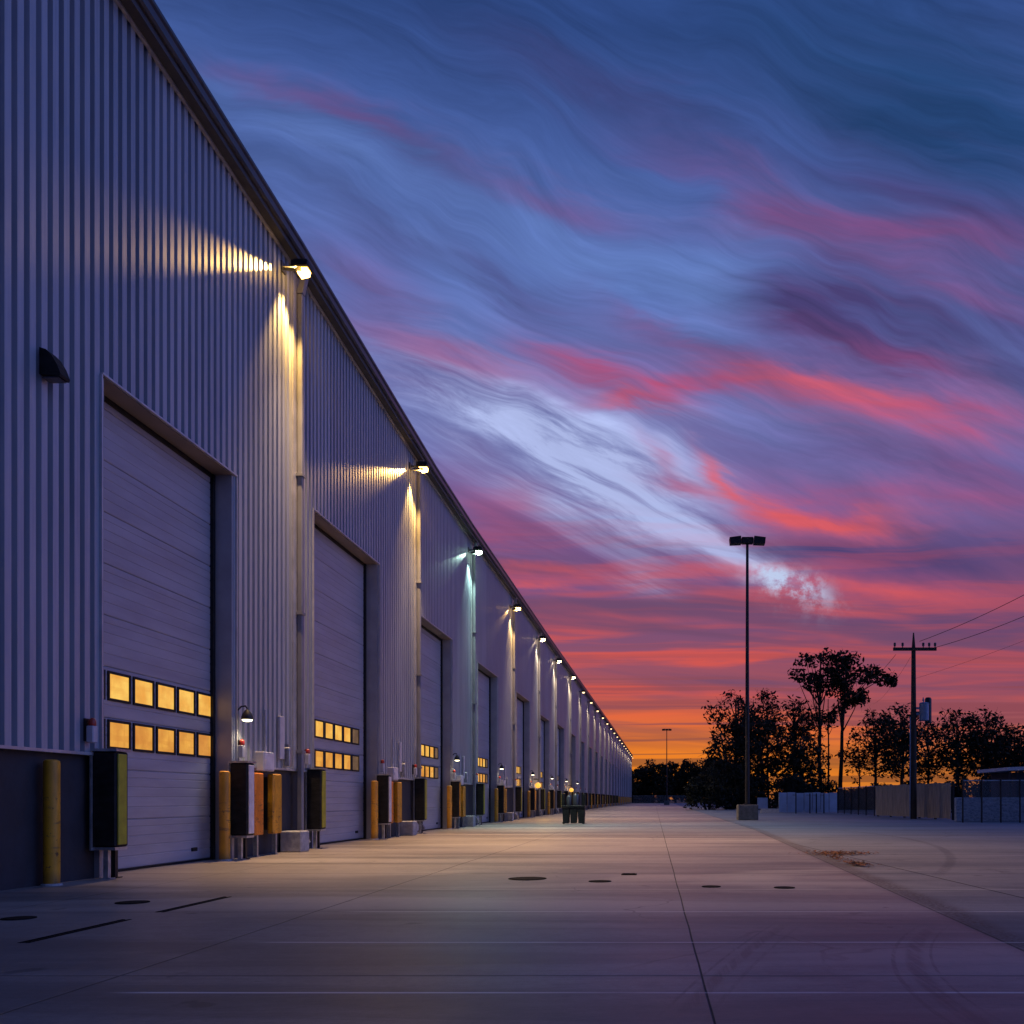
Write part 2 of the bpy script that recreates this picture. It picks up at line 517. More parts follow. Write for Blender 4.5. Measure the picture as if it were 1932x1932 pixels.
    # oil and water stains, hairline cracks
    spot = noise(vec(x * 0.55, y * 0.75, 11.0), 1.0, 4, 0.6).ramp(0.60, 0.74)
    c = mixc(spot * 0.45, c, (0.085, 0.078, 0.08, 1))
    drip = noise(vec(x, y, 3.0), 3.1, 3, 0.5).ramp(0.70, 0.76)
    c = mixc(drip * 0.6, c, (0.045, 0.04, 0.04, 1))
    vo = t.nodes.new('ShaderNodeTexVoronoi'); vo.feature = 'DISTANCE_TO_EDGE'
    t.links.new(vec(x * 0.22 + wob * 0.5, y * 0.12 + wob * 0.6, 0.0).s, vo.inputs['Vector']); vo.inputs['Scale'].default_value = 1.0
    crack = N(vo.outputs['Distance']).ramp(0.004, 0.001) * noise(vec(x * 0.3, y * 0.2, 21.0), 1.0, 2).ramp(0.5, 0.62)
    c = mixc(crack * 0.6, c, (0.04, 0.037, 0.037, 1))
    setin(p, 'Base Color', c)
    r = k.madd(-0.35, 0.62) + (fine - 0.5) * 0.12 + j * 0.3
    setin(p, 'Roughness', (r + rightp * 0.2).max(0.30))
    setin(p, 'Specular IOR Level', rightp.madd(-0.15, 0.36))
    h = band * 1.0 + broad * 1.2 + streak * 0.4 + fine * 0.10 + broom * 0.05 + grit * 0.03 - j * 0.5
    setin(p, 'Normal', bump(h, 0.035, 0.5))
    return m


M = {}
M['clad'] = cladding_mat()
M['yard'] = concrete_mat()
M['dado'] = plain('dado_concrete', (0.028, 0.028, 0.036), 0.75, var=0.3, scale=3, bmp=0.004)
M['trim'] = plain('trim_metal', (0.50, 0.50, 0.53), 0.38, 0.4, var=0.15, scale=3)
M['jamb'] = plain('jamb_metal', (0.34, 0.34, 0.38), 0.5, 0.2, var=0.12, scale=2)
M['pipe'] = plain('pipe_metal', (0.20, 0.205, 0.24), 0.5, 0.2, var=0.15, scale=2)
M['head'] = plain('head_metal', (0.20, 0.165, 0.155), 0.55, 0.1, var=0.15, scale=2)
M['door'] = plain('door_metal', (0.345, 0.34, 0.395), 0.45, 0.1, var=0.14, scale=1.2, stretch=(1, 0.5, 3))
M['black'] = plain('black_rubber', (0.010, 0.010, 0.011), 0.6, var=0.75, scale=5, stretch=(1, 1, 2.5), bmp=0.006, spec=0.3)
M['darkmetal'] = plain('dark_metal', (0.02, 0.02, 0.023), 0.45, 0.4, var=0.3)
M['gutter'] = plain('gutter_metal', (0.09, 0.092, 0.115), 0.35, 0.5, var=0.2, scale=2)
M['soffit'] = plain('soffit_metal', (0.06, 0.06, 0.068), 0.6, var=0.2)
M['roof'] = plain('roof_membrane', (0.25, 0.25, 0.26), 0.8, var=0.2, scale=1)
def worn(name, c):
    m, p, t = newmat(name)
    x, y, z = xyz(objpos())
    inf = t.nodes.new('ShaderNodeObjectInfo')
    sh = N(inf.outputs['Random']) * 37.0
    v = vec(x + sh, y + sh, z)
    a = noise(vec(x + sh, y, z * 0.4), 5, 5, 0.6)
    col = mixc(a.ramp(0.3, 0.7), tuple(k * 0.72 for k in c[:3]) + (1,), tuple(min(1, k * 1.15) for k in c[:3]) + (1,))
    chips = noise(v, 17, 5, 0.65).ramp(0.60, 0.66) * z.ramp(1.7, 0.2).madd(0.7, 0.3)
    col = mixc(chips * 0.85, col, (0.05, 0.032, 0.022, 1))
    scuff = noise(vec(x * 3 + sh, y * 3, z * 14), 1.4, 4).ramp(0.56, 0.68) * (z.ramp(0.3, 0.5) * z.ramp(1.1, 0.8))
    col = mixc(scuff * 0.6, col, (0.03, 0.028, 0.026, 1))
    grime = z.ramp(0.22, 0.0) * a.ramp(0.25, 0.6)
    col = mixc(grime * 0.7, col, (0.07, 0.05, 0.035, 1))
    setin(p, 'Base Color', col)
    setin(p, 'Roughness', chips.madd(0.3, 0.48))
    setin(p, 'Normal', bump(chips * -0.5 + noise(v, 60, 3) * 0.3, 0.004))
    return m


M['yellow'] = worn('yellow_paint', (0.62, 0.28, 0.010))
M['orange'] = worn('orange_paint', (0.70, 0.20, 0.008))
M['olive'] = plain('olive_stripe', (0.36, 0.33, 0.02), 0.5, var=0.2, scale=6)
M['white'] = plain('white_strip', (0.62, 0.58, 0.62), 0.5, var=0.15, scale=6)
M['boxgrey'] = plain('grey_enamel', (0.45, 0.44, 0.50), 0.4, var=0.12)
M['galv'] = plain('galvanised_steel', (0.42, 0.43, 0.45), 0.4, 0.7, var=0.25, scale=10)
M['block'] = plain('block_concrete', (0.33, 0.33, 0.35), 0.8, var=0.25, scale=8, bmp=0.006)
M['footing'] = plain('footing_concrete', (0.12, 0.12, 0.125), 0.8, var=0.3, scale=6, bmp=0.006)
M['redlens'] = plain('red_lens', (0.32, 0.025, 0.012), 0.3, var=0.1)
def pane_mat(name, bright, dim, strength):
    """a lit pane: lamps, racks and haze of the hall behind dirty glass"""
    m, p, t = newmat(name)
    x, y, z = xyz(objpos())
    inf = t.nodes.new('ShaderNodeObjectInfo')
    sh = N(inf.outputs['Random']) * 61.0
    a = noise(vec(y * 2.6 + sh, z * 2.2, sh), 1.0, 3, 0.5)
    rack = noise(vec(sh, z * 9.0, y * 1.2 + sh), 1.0, 2, 0.4).ramp(0.54, 0.62)
    post = noise(vec(y * 13.0 + sh, sh, z * 0.6), 1.0, 1, 0.4).ramp(0.60, 0.68)
    dirt = noise(vec(y * 7 + sh, z * 7, 2.0), 1.0, 5, 0.65)
    k = a.ramp(0.25, 0.75) * (1.0 - rack.max(post) * 0.32)
    setin(p, 'Emission Color', mixc(k, dim, bright))
    setin(p, 'Emission Strength', dirt.madd(0.35 * strength, strength * 0.82))
    p.inputs['Base Color'].default_value = (0.03, 0.03, 0.03, 1)
    p.inputs['Roughness'].default_value = 0.15
    return m


M['pane'] = pane_mat('lit_pane', (1.0, 0.62, 0.12, 1), (0.82, 0.36, 0.05, 1), 0.98)
M['pane_low'] = pane_mat('lit_pane_amber', (0.98, 0.48, 0.075, 1), (0.70, 0.26, 0.04, 1), 0.86)
M['pane_dim'] = pane_mat('dim_pane', (0.42, 0.24, 0.10, 1), (0.2, 0.11, 0.05, 1), 0.45)
M['bark'] = plain('bark', (0.03, 0.022, 0.018), 0.9, var=0.4, scale=4, stretch=(4, 4, 1), bmp=0.02)
M['wood'] = plain('fence_boards', (0.34, 0.27, 0.21), 0.8, var=0.3, scale=2, stretch=(6, 6, 0.7), bmp=0.004)
M['wood_gap'] = plain('fence_gap_dark', (0.03, 0.025, 0.022), 0.9)
M['panel'] = plain('pale_blue_panel', (0.36, 0.41, 0.52), 0.5, var=0.15, scale=1.5)
M['pole'] = plain('weathered_pole', (0.04, 0.032, 0.028), 0.85, var=0.35, scale=5, stretch=(5, 5, 0.6), bmp=0.004)
M['transformer'] = plain('transformer_paint', (0.20, 0.27, 0.40), 0.4, var=0.15)
M['porcelain'] = plain('insulator', (0.05, 0.04, 0.04), 0.3)
M['wire'] = plain('wire_black', (0.02, 0.02, 0.02), 0.6)
M['leafpile'] = plain('fallen_leaves', (0.22, 0.085, 0.03), 0.9, var=0.5, scale=9)
M['pile_iron'] = plain('cast_iron', (0.010, 0.0095, 0.0095), 0.85, 0.0, var=0.4, scale=14, bmp=0.01, spec=0.12)


def leaf_mat(name, c1, c2):
    m, p, t = newmat(name)
    a = noise(worldpos(), 0.9, 4)
    setin(p, 'Base Color', mixc(a.ramp(0.3, 0.7), c1, c2))
    p.inputs['Roughness'].default_value = 0.7
    p.inputs['Specular IOR Level'].default_value = 0.2
    return m


M['leaf'] = leaf_mat('leaf_dark', (0.018, 0.020, 0.012, 1), (0.045, 0.040, 0.022, 1))
M['leaf2'] = leaf_mat('leaf_brown', (0.026, 0.017, 0.012, 1), (0.07, 0.04, 0.022, 1))
M['leaf3'] = leaf_mat('hedge_leaf', (0.014, 0.018, 0.014, 1), (0.035, 0.040, 0.028, 1))


def ground_mat():
    m, p, t = newmat('ground_soil')
    a = noise(worldpos(), 0.35, 6, 0.65)
    setin(p, 'Base Color', mixc(a.ramp(0.3, 0.7), (0.025, 0.028, 0.018, 1), (0.06, 0.052, 0.036, 1)))
    p.inputs['Roughness'].default_value = 0.95
    setin(p, 'Normal', bump(noise(worldpos(), 3, 5), 0.05))
    return m


def stone_mat():
    m, p, t = newmat('rough_block_wall')
    x, y, z = xyz(objpos())
    v = t.nodes.new('ShaderNodeTexVoronoi'); v.inputs['Scale'].default_value = 7.0
    t.links.new(vec(x, z * 1.6, y).s, v.inputs['Vector'])
    a = N(v.outputs['Distance'])
    k = a.madd(0.6, noise(objpos(), 12, 4) * 0.6)
    setin(p, 'Base Color', mixc(k.ramp(0.2, 0.8), (0.16, 0.19, 0.25, 1), (0.36, 0.40, 0.48, 1)))
    p.inputs['Roughness'].default_value = 0.85
    setin(p, 'Normal', bump(k, 0.05))
    return m


def chain_mat(name, c, dens):
    """woven wire: diamonds of 60 mm, open between"""
    m, p, t = newmat(name)
    x, y, z = xyz(objpos())
    h = x + y
    a = ((h + z) * (1 / 0.06)); b = ((h - z) * (1 / 0.06))
    fa = (N.math('FRACT', a) - 0.5).abs(); fb = (N.math('FRACT', b) - 0.5).abs()
    wire = fa.min(fb).ramp(dens, dens * 0.8)
    p.inputs['Base Color'].default_value = c
    p.inputs['Roughness'].default_value = 0.5
    p.inputs['Metallic'].default_value = 0.6
    setin(p, 'Alpha', wire)
    return m


M['ground'] = ground_mat()
M['stone'] = stone_mat()
M['chain'] = chain_mat('chain_link', (0.25, 0.27, 0.30, 1), 0.09)
M['chain_dark'] = chain_mat('chain_link_screened', (0.05, 0.06, 0.07, 1), 0.22)

# ---------------------------------------------------------------- ground
g = MB()
ring = [0, 60, 150, 300, 700, 1500, 4500]
nseg = 48
for i, r in enumerate(ring[1:]):
    pass
vs = [(0, 60, -0.06)]
for r in ring[1:]:
    for k in range(nseg):
        a = 2 * math.pi * k / nseg
        vs.append((r * math.cos(a), 60 + r * math.sin(a), -0.06))
fs = [(0, 1 + k, 1 + (k + 1) % nseg) for k in range(nseg)]
for i in range(len(ring) - 2):
    for k in range(nseg):
        a = 1 + i * nseg
        fs.append((a + k, a + nseg + k, a + nseg + (k + 1) % nseg, a + (k + 1) % nseg))
g.add(vs, fs)
tag(g.build('ground', M['ground']), 'dark rough ground with grass beyond the concrete yard', 'ground', kind='structure')
g = MB()
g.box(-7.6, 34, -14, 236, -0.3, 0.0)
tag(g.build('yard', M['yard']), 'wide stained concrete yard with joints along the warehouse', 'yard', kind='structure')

# ---------------------------------------------------------------- warehouse
EAVE = [(-14, 11.75), (12, 11.68), (17.3, 11.56), (23.3, 11.27), (27.5, 11.08), (33, 10.97), (55, 10.97), (85, 11.15), (150, 11.6), (231, 12.0)]
YEND = 228.0
YSTART = -14.0


def eave(y):
    for (a, za), (b, zb) in zip(EAVE, EAVE[1:]):
        if y <= b:
            k = max(0, (y - a) / (b - a))
            return za + (zb - za) * k
    return EAVE[-1][1]


DOORS = []
for (xl, xr, top) in ((195, 440, 6.42), (592, 713, 6.95), (788, 851, 6.46), (901, 938, 6.36), (973.6, 998.5, 6.34), (1019, 1036, 6.05), (1051, 1064, 6.25)):
    DOORS.append((wall_y(xl), wall_y(xr), top))
while DOORS[-1][1] + 14 < YEND:
    a, b, t_ = DOORS[-1]
    DOORS.append((a + 9.0, a + 13.4, 6.3))
NB = len(DOORS)
DADO = 1.58
wh = thing('warehouse', (WALL, 0, 0), 'long grey corrugated metal warehouse with a row of tall loading doors', 'warehouse')
# everything below is in the warehouse's own frame: x = 0 at the wall face
PITCH, DEPTH = 0.195, 0.075
PROF = [(0.0, 0.0), (0.102, 0.0), (0.120, -DEPTH), (0.177, -DEPTH)]   # crest, slope, valley, slope

mb = MB()
spans = []
y = YSTART
for (a, b, t_) in DOORS:
    spans.append((y, a, DADO)); spans.append((a, b, t_)); y = b
spans.append((y, YEND, DADO))
for (a, b, zb) in spans:
    pts = []
    k0 = int(math.floor((a - YSTART) / PITCH)) - 1
    k1 = int(math.ceil((b - YSTART) / PITCH)) + 1
    for k in range(k0, k1):
        for (o, d) in PROF:
            yy = YSTART + k * PITCH + o
            if a + 0.003 < yy < b - 0.003:
                pts.append((yy, d))
    def depth_at(yy):
        q = (yy - YSTART) % PITCH
        pr = PROF + [(PITCH, 0.0)]
        for (o0, d0), (o1, d1) in zip(pr, pr[1:]):
            if q <= o1:
                return d0 + (d1 - d0) * (q - o0) / (o1 - o0)
        return 0.0
    pts = [(a, depth_at(a))] + pts + [(b, depth_at(b))]
    vs, fs = [], []
    for i, (yy, d) in enumerate(pts):
        vs += [(d, yy, zb), (d, yy, eave(yy) - 0.05)]
    for i in range(len(pts) - 1):
        fs.append((2 * i, 2 * i + 2, 2 * i + 3, 2 * i + 1))
    mb.add(vs, fs)
o = mb.build('wall_cladding', M['clad'], wh)
tag(o, 'vertical ribbed grey blue wall sheeting')

# dado between the doors
for (a, b, zb) in spans:
    if zb == DADO:
        mb = MB(); mb.box(-0.30, -0.08, a, b, -0.02, DADO - 0.01)
        mb.build('base_wall', M['dado'], wh)
        mb = MB(); mb.box(-0.09, 0.025, a + 0.01, b - 0.01, DADO - 0.03, DADO + 0.006)
        mb.build('base_flashing', M['trim'], wh)
# shell behind, roof, gutter
mb = MB()
mb.box(-40, -0.75, YSTART, YEND - 0.1, -0.02, 9.9)
mb.build('wall_core', M['jamb'], wh)
mb = MB()
ys = sorted(set([YSTART] + [k * 4.0 for k in range(int(YSTART // 4) + 1, int(YEND // 4) + 1)] + [p[0] for p in EAVE if YSTART < p[0] < YEND] + [YEND]))
vs, fs = [], []
for yy in ys:
    z = eave(yy)
    vs += [(-0.06, yy, z - 0.02), (-40, yy, z + 0.7), (-40, yy, z + 0.5), (-0.06, yy, z - 0.12)]
for i in range(len(ys) - 1):
    a = 4 * i
    for q in range(4):
        fs.append((a + q, a + 4 + q, a + 4 + (q + 1) % 4, a + (q + 1) % 4))
fs += [(0, 1, 2, 3), tuple(4 * (len(ys) - 1) + q for q in (3, 2, 1, 0))]
mb.add(vs, fs)
mb.build('roof', M['roof'], wh)


def along_eave(name, prof, mat):
    mb = MB(); n = len(prof); vs, fs = [], []
    for yy in ys:
        z = eave(yy)
        vs += [(px, yy, z + pz) for px, pz in prof]
    for i in range(len(ys) - 1):
        for q in range(n):
            fs.append((n * i + q, n * i + n + q, n * i + n + (q + 1) % n, n * i + (q + 1) % n))
    fs += [tuple(range(n)), tuple(n * (len(ys) - 1) + q for q in range(n))[::-1]]
    mb.add(vs, fs)
    return mb.build(name, mat, wh)


along_eave('soffit', [(-0.05, -0.22), (0.20, -0.22), (0.20, -0.13), (-0.05, -0.13)], M['soffit'])
along_eave('gutter', [(0.03, -0.128), (0.24, -0.128), (0.27, -0.10), (0.27, 0.02), (0.30, 0.05), (0.30, 0.10), (0.03, 0.10)], M['gutter'])
along_eave('eave_trim', [(0.0, -0.255), (0.05, -0.255), (0.05, -0.223), (0.0, -0.223)], M['trim'])
# end wall returns and rear
mb = MB()
mb.box(-40, 0.0, YEND, YEND + 0.12, 0, 11.7)
mb.box(-40.12, -40, YSTART, YEND + 0.12, 0, 12.3)
mb.box(-40, 0.0, YSTART - 0.12, YSTART, 0, 11.5)
mb.build('end_wall', M['clad'], wh)

# door: a sectional leaf with ribbed panels
def door_mesh(wd, ht):
    mb = MB()
    prof = []
    z = 0.03
    while z < ht - 0.01:
        z1 = min(z + 0.69, ht)
        prof += [(z, -0.02), (z + 0.012, -0.002), (z + 0.03, 0.0)]
        for q in (0.16, 0.30, 0.44, 0.57):
            if z + q + 0.03 < z1:
                prof += [(z + q, 0.0), (z + q + 0.006, -0.007), (z + q + 0.016, -0.007), (z + q + 0.022, 0.0)]
        prof += [(z1 - 0.022, 0.0), (z1 - 0.012, -0.002), (z1 - 0.001, -0.02)]
        z = z1
    vs, fs = [], []
    for (zz, d) in prof:
        vs += [(d, 0, zz), (d, wd, zz)]
    for i in range(len(prof) - 1):
        fs.append((2 * i, 2 * i + 1, 2 * i + 3, 2 * i + 2))
    mb.add(vs, fs)
    mb.box(-0.05, 0.004, 0, wd, 0.0, 0.03, 1)           # rubber foot seal
    return mb


REC = -0.33                                              # depth of the door behind the wall face
def window_mesh(wd, ht, low, dim=False):
    mb = MB(); t = 0.035
    mb.box(0.002, 0.02, 0, wd, 0, t, 0); mb.box(0.002, 0.02, 0, wd, ht - t, ht, 0)
    mb.box(0.002, 0.02, 0, t, t, ht - t, 0); mb.box(0.002, 0.02, wd - t, wd, t, ht - t, 0)
    mb.add([(0.006, t, t), (0.006, wd - t, t), (0.006, wd - t, ht - t), (0.006, t, ht - t)], [(0, 1, 2, 3)], 1)
    return mb


wmesh = {}
for key, mm in (('hi', 'pane'), ('lo', 'pane_low'), ('dim', 'pane_dim')):
    o = window_mesh(0.52, 0.40, 0).build('window', [M['black'], M[mm]], wh)
    wmesh[key] = o
first_used = set()
for i, (a, b, top) in enumerate(DOORS):
    wd = b - a
    d = door_mesh(wd, top - 0.03).build('door', [M['door'], M['black']], wh)
    d.location = (REC, a, 0)
    if i < 7:
        step = 0.585
        st = 0.03 if i == 0 else 0.30
        for r_, z in ((0, 1.68), (1, 2.335)):
            for k in range(6):
                key = 'hi' if r_ else 'lo'
                if k == 5 and i > 0: key = 'dim'
                src = wmesh[key]
                if key not in first_used:
                    first_used.add(key); o = src
                else:
                    o = src.copy(); COL.objects.link(o)
                o.parent = d
                o.location = (0, st + k * step, z)
    if i < 5:
        mb = MB(); mb.box(0.002, 0.02, 0, 0.17, 0, 0.06, 0, 0.006); o = mb.build('handle', M['black'], d)
        o.location = (0, wd - 0.72, 0.17)
    # opening: jambs, head, trim
    mb = MB()
    mb.box(-0.70, -0.012, a - 0.06, a + 0.03, 0, top - 0.022)
    mb.build('door_jamb', M['jamb'], wh)
    mb = MB()
    mb.box(-0.70, -0.012, b - 0.03, b + 0.06, 0, top - 0.022)
    mb.build('door_jamb', M['jamb'], wh)
    mb = MB(); mb.box(-0.70, -0.004, a - 0.06, b + 0.06, top - 0.02, top - 0.01)
    mb.build('door_head', M['head'], wh)
    mb = MB()
    mb.box(REC - 0.02, REC + 0.05, b - 0.11, b - 0.032, 0.0, top - 0.03)
    mb.box(REC - 0.02, REC + 0.05, a + 0.032, a + 0.07, 0.0, top - 0.03)
    mb.box(REC - 0.02, REC + 0.03, a + 0.08, b - 0.12, top - 0.09, top - 0.024)
    mb.build('door_seal', M['black'], wh)
    mb = MB()
    mb.box(-0.003, 0.035, a - 0.06, b + 0.09, top - 0.008, top + 0.016)
    mb.box(-0.01, 0.035, b + 0.062, b + 0.085, DADO + 0.01, top - 0.02)
    mb.box(-0.01, 0.035, a - 0.085, a - 0.062, DADO + 0.01, top - 0.02)
    mb.build('door_trim', M['trim'], wh)

# ---------------------------------------------------------------- ordinals for labels
ORD = ('first second third fourth fifth sixth seventh eighth ninth tenth eleventh twelfth thirteenth fourteenth fifteenth sixteenth seventeenth '
       'eighteenth nineteenth twentieth twenty-first twenty-second twenty-third twenty-fourth twenty-fifth twenty-sixth twenty-seventh').split()

# ---------------------------------------------------------------- eave lamps and downspouts
LAMPS = [(573, 517), (800, 888), (904, 1044), (978, 1150), (1025, 1208), (1055.7, 1249), (1082.7, 1279.4)]
LX = -6.72
lamp_pos = []
for (x, yv) in LAMPS:
    yy = -LX * F / (VX - x)
    lamp_pos.append((yy, EYE + (HY - yv) * yy / F))
while lamp_pos[-1][0] + 10 < YEND:
    yy = lamp_pos[-1][0] + 9.0
    lamp_pos.append((yy, eave(yy) - 0.75))
WARM = [(1.0, 0.56, 0.13), (1.0, 0.55, 0.13), (0.62, 1.0, 0.80), (1.0, 0.58, 0.18)] + [(1.0, 0.72, 0.42)] * 40
POWER = [3000, 2900, 1500, 2300] + [1700] * 40
NAMEC = ['brightest amber', 'amber', 'greenish white', 'warm yellow']
lens_mats = {}
for i, (yy, zz) in enumerate(lamp_pos):
    c = WARM[i]
    far = i > 6
    if (c, far) not in lens_mats:
        lens_mats[c, far] = glow('lamp_lens', (c[0], c[1] * 0.95, c[2] * 0.8, 1), 3.0 if far else 24.0)
    lab = f'{NAMEC[i] if i < 4 else "pale warm"} eave floodlight, {ORD[i]} lit one along the warehouse gutter'
    L = thing('eave_lamp', (LX, yy, zz), lab, 'floodlight', 'lit floodlights under the warehouse eave')
    mb = MB()
    mb.box(-0.20, 0.14, -0.14, 0.14, 0.075, 0.20, 0, 0.02)
    mb.box(-0.16, 0.10, -0.10, 0.10, 0.20, 0.235, 0, 0.01)
    mb.build('housing', M['darkmetal'], L)
    mb = MB()
    mb.prism([(-0.12, 0.073), (0.10, 0.073), (0.08, -0.01), (-0.07, -0.045)], -0.09, 0.09)
    mb.build('lens', lens_mats[c, far], L)
    mb = MB()
    mb.tube([(WALL - LX - 0.02, 0, 0.12), (-0.21, 0, 0.12)], 0.03, 8)
    mb.box(WALL - LX - 0.01, WALL - LX + 0.03, -0.09, 0.09, 0.03, 0.21)
    mb.build('bracket', M['gutter'], L)
    for nm, pw, size, tilt, bl in (('eave_lamp_wash', 0.42, 72, -2, 0.6), ('eave_lamp_flood', 2.3, 86, -27, 0.85)):
        if nm == 'eave_lamp_flood' and i > 12: continue
        sp = bpy.data.lights.new(nm, 'SPOT')
        sp.energy = POWER[i] * pw * (0.55 if i > 6 else 1.0); sp.color = c if nm == 'eave_lamp_wash' else tuple(q * 0.62 + k * 0.38 for q, k in zip(c, (1.0, 0.80, 0.72))); sp.spot_size = R(size); sp.spot_blend = bl; sp.shadow_soft_size = 0.06
        so2 = bpy.data.objects.new(nm, sp); COL.objects.link(so2); so2.parent = L
        so2.location = (-0.20 if nm == 'eave_lamp_wash' else 0.05, 0.0, -0.13)
        so2.rotation_euler = (0, R(tilt), 0)
    if i < 7:
        # plates and spot added to the near lamps to throw a light streak
        mb = MB()
        ca, sa = math.cos(R(26)), math.sin(R(26))
        for o0 in (0.026, -0.026):
            pr = [(0.0, o0), (0.30, o0), (0.30, o0 + 0.006), (0.0, o0 + 0.006)]
            mb.prism([(-0.145 - p * ca - q * sa, -p * sa + q * ca) for p, q in pr], -0.24, 0.02, 'x')
        pr = [(0.0, -0.019), (0.30, -0.019), (0.30, 0.025), (0.0, 0.025)]
        mb.prism([(-0.145 - p * ca - q * sa, -p * sa + q * ca) for p, q in pr], 0.013, 0.019, 'x')
        mb.build('added_louvre', M['darkmetal'], L)
        pl = bpy.data.lights.new('added_lamp_streak', 'SPOT')
        pl.energy = POWER[i] * 0.13; pl.color = c; pl.shadow_soft_size = 0.012; pl.spot_size = R(76); pl.spot_blend = 0.6
        po = bpy.data.objects.new('added_lamp_streak', pl); COL.objects.link(po); po.parent = L
        po.location = (-0.06, -0.165, -0.010)
        po.rotation_euler = Vector((-0.25, -0.90, -0.44)).to_track_quat('-Z', 'Y').to_euler()

for i, (yy, zz) in enumerate(lamp_pos):
    # rainwater pipe and flat joint strip below each lamp, in the warehouse frame
    yd = yy + 0.62
    if any(a - 0.15 < yd < b + 0.15 for a, b, t_ in DOORS):
        yd = max([a for a, b, t_ in DOORS if a - 0.3 < yd + 4 and a < yd + 0.3] or [yd]) - 0.45
    mb = MB()
    mb.box(0.0, 0.035, yd - 0.20, yd + 0.34, DADO + 0.012, eave(yd) - 0.35)
    mb.build('joint_strip', M['trim'], wh)
    mb = MB()
    top = eave(yd) - 0.13
    mb.box(0.045, 0.145, yd - 0.055, yd + 0.055, 0.35, top - 0.55, 0, 0.012)
    mb.prism([(0.045, top - 0.55), (0.155, top - 0.55), (0.24, top - 0.14), (0.13, top - 0.14)], yd - 0.07, yd + 0.07)
    mb.prism([(0.045, 0.35), (0.155, 0.35), (0.27, 0.16), (0.20, 0.10)], yd - 0.07, yd + 0.07)
    for z in (1.9, 4.6, 7.3):
        mb.box(0.03, 0.165, yd - 0.085, yd + 0.085, z, z + 0.05)
    mb.build('downspout', M['pipe'], wh)

# unlit wedge shaped wall pack by the first door
L = thing('wall_pack', (WALL, 10.42, 6.02), 'unlit black wedge shaped wall light left of the first door', 'wall light')
mb = MB()
pr = [(0.0, -0.14), (0.235, -0.165), (0.245, -0.135), (0.20, -0.02), (0.14, 0.08), (0.075, 0.145), (0.0, 0.17)]
mb.prism(pr, -0.085, 0.085)
mb.build('hood', M['black'], L)
mb = MB(); mb.box(0.02, 0.21, -0.07, 0.07, -0.178, -0.166)
mb.build('diffuser', M['gutter'], L)
L2 = None

# ---------------------------------------------------------------- dock furniture, one kit copied along the wall
def make_pad(stripe, label):
    t = thing('dock_pad', (0, 0, 0), label, 'dock pad', 'black padded dock guards beside the doors')
    mb = MB(); mb.box(0.02, 0.31, 0.0, 0.27, 0.40, 1.60, 0, 0.02); mb.build('pad', M['black'], t)
    mb = MB(); mb.box(0.312, 0.335, 0.02, 0.20, 0.43, 1.57, 0, 0.008); mb.build('stripe', M[stripe], t)
    mb = MB(); mb.box(0.0, 0.33, -0.02, 0.29, 1.602, 1.635); mb.box(0.0, 0.018, -0.03, 0.012, 0.36, 1.60)
    mb.box(0.0, 0.30, 0.0, 0.27, 0.36, 0.397); mb.build('bracket', M['galv'], t)
    for yy, mm in ((0.05, 'galv'), (0.20, 'darkmetal')):
        mb = MB(); mb.box(0.14, 0.20, yy - 0.03, yy + 0.03, 0.008, 0.36); mb.box(0.10, 0.24, yy - 0.06, yy + 0.06, 0.0, 0.012)
        mb.build('leg', M[mm], t)
    return t


def bollard_mesh(mat, label):
    t = thing('bollard', (0, 0, 0), label, 'bollard', 'yellow bollards along the warehouse wall')
    mb = MB(); mb.lathe((0, 0, 0), [(0.085, 0.0), (0.085, 1.42), (0.08, 1.445), (0.055, 1.46), (0.0, 1.463)], 20)
    mb.build('post', M[mat], t, True)
    mb = MB(); mb.lathe((0, 0, 0), [(0.11, 0.0), (0.108, 0.02), (0.09, 0.024)], 20); mb.build('collar', M['block'], t)
    return t


def make_guard(mat, label):
    t = thing('guard_board', (0, 0, 0), label, 'guard', 'yellow guard boards on the base wall')
    mb = MB(); mb.box(0.05, 0.17, 0, 0.36, 0.38, 1.46, 0, 0.02); mb.build('board', M[mat], t)
    mb = MB(); mb.box(-0.055, 0.048, 0.05, 0.31, 0.45, 1.40); mb.build('backing', M['darkmetal'], t)
    mb = MB(); mb.box(0.07, 0.14, 0.15, 0.21, 0.0, 0.378); mb.box(0.03, 0.17, 0.11, 0.25, 0.0, 0.012); mb.build('foot', M['galv'], t)
    return t


def make_signal(label):
    t = thing('signal_light', (0, 0, 0), label, 'signal light', 'red and white dock signal lights')
    mb = MB(); mb.box(0.03, 0.12, -0.05, 0.05, 0.0, 0.21, 0, 0.01); mb.build('housing', M['boxgrey'], t)
    mb = MB(); mb.lathe((0.08, 0, 0.212), [(0.04, 0), (0.044, 0.02), (0.04, 0.07), (0.025, 0.09), (0.0, 0.10)], 14); mb.build('lamp', M['redlens'], t, True)
    mb = MB(); mb.box(0.0, 0.028, -0.05, 0.05, 0.02, 0.30); mb.build('bracket', M['darkmetal'], t)
    return t


lampglow = glow('door_lamp_lens', (1.0, 0.86, 0.52, 1), 5.0)
amberglow = glow('amber_lens', (1.0, 0.45, 0.05, 1), 1.5, 0.5)


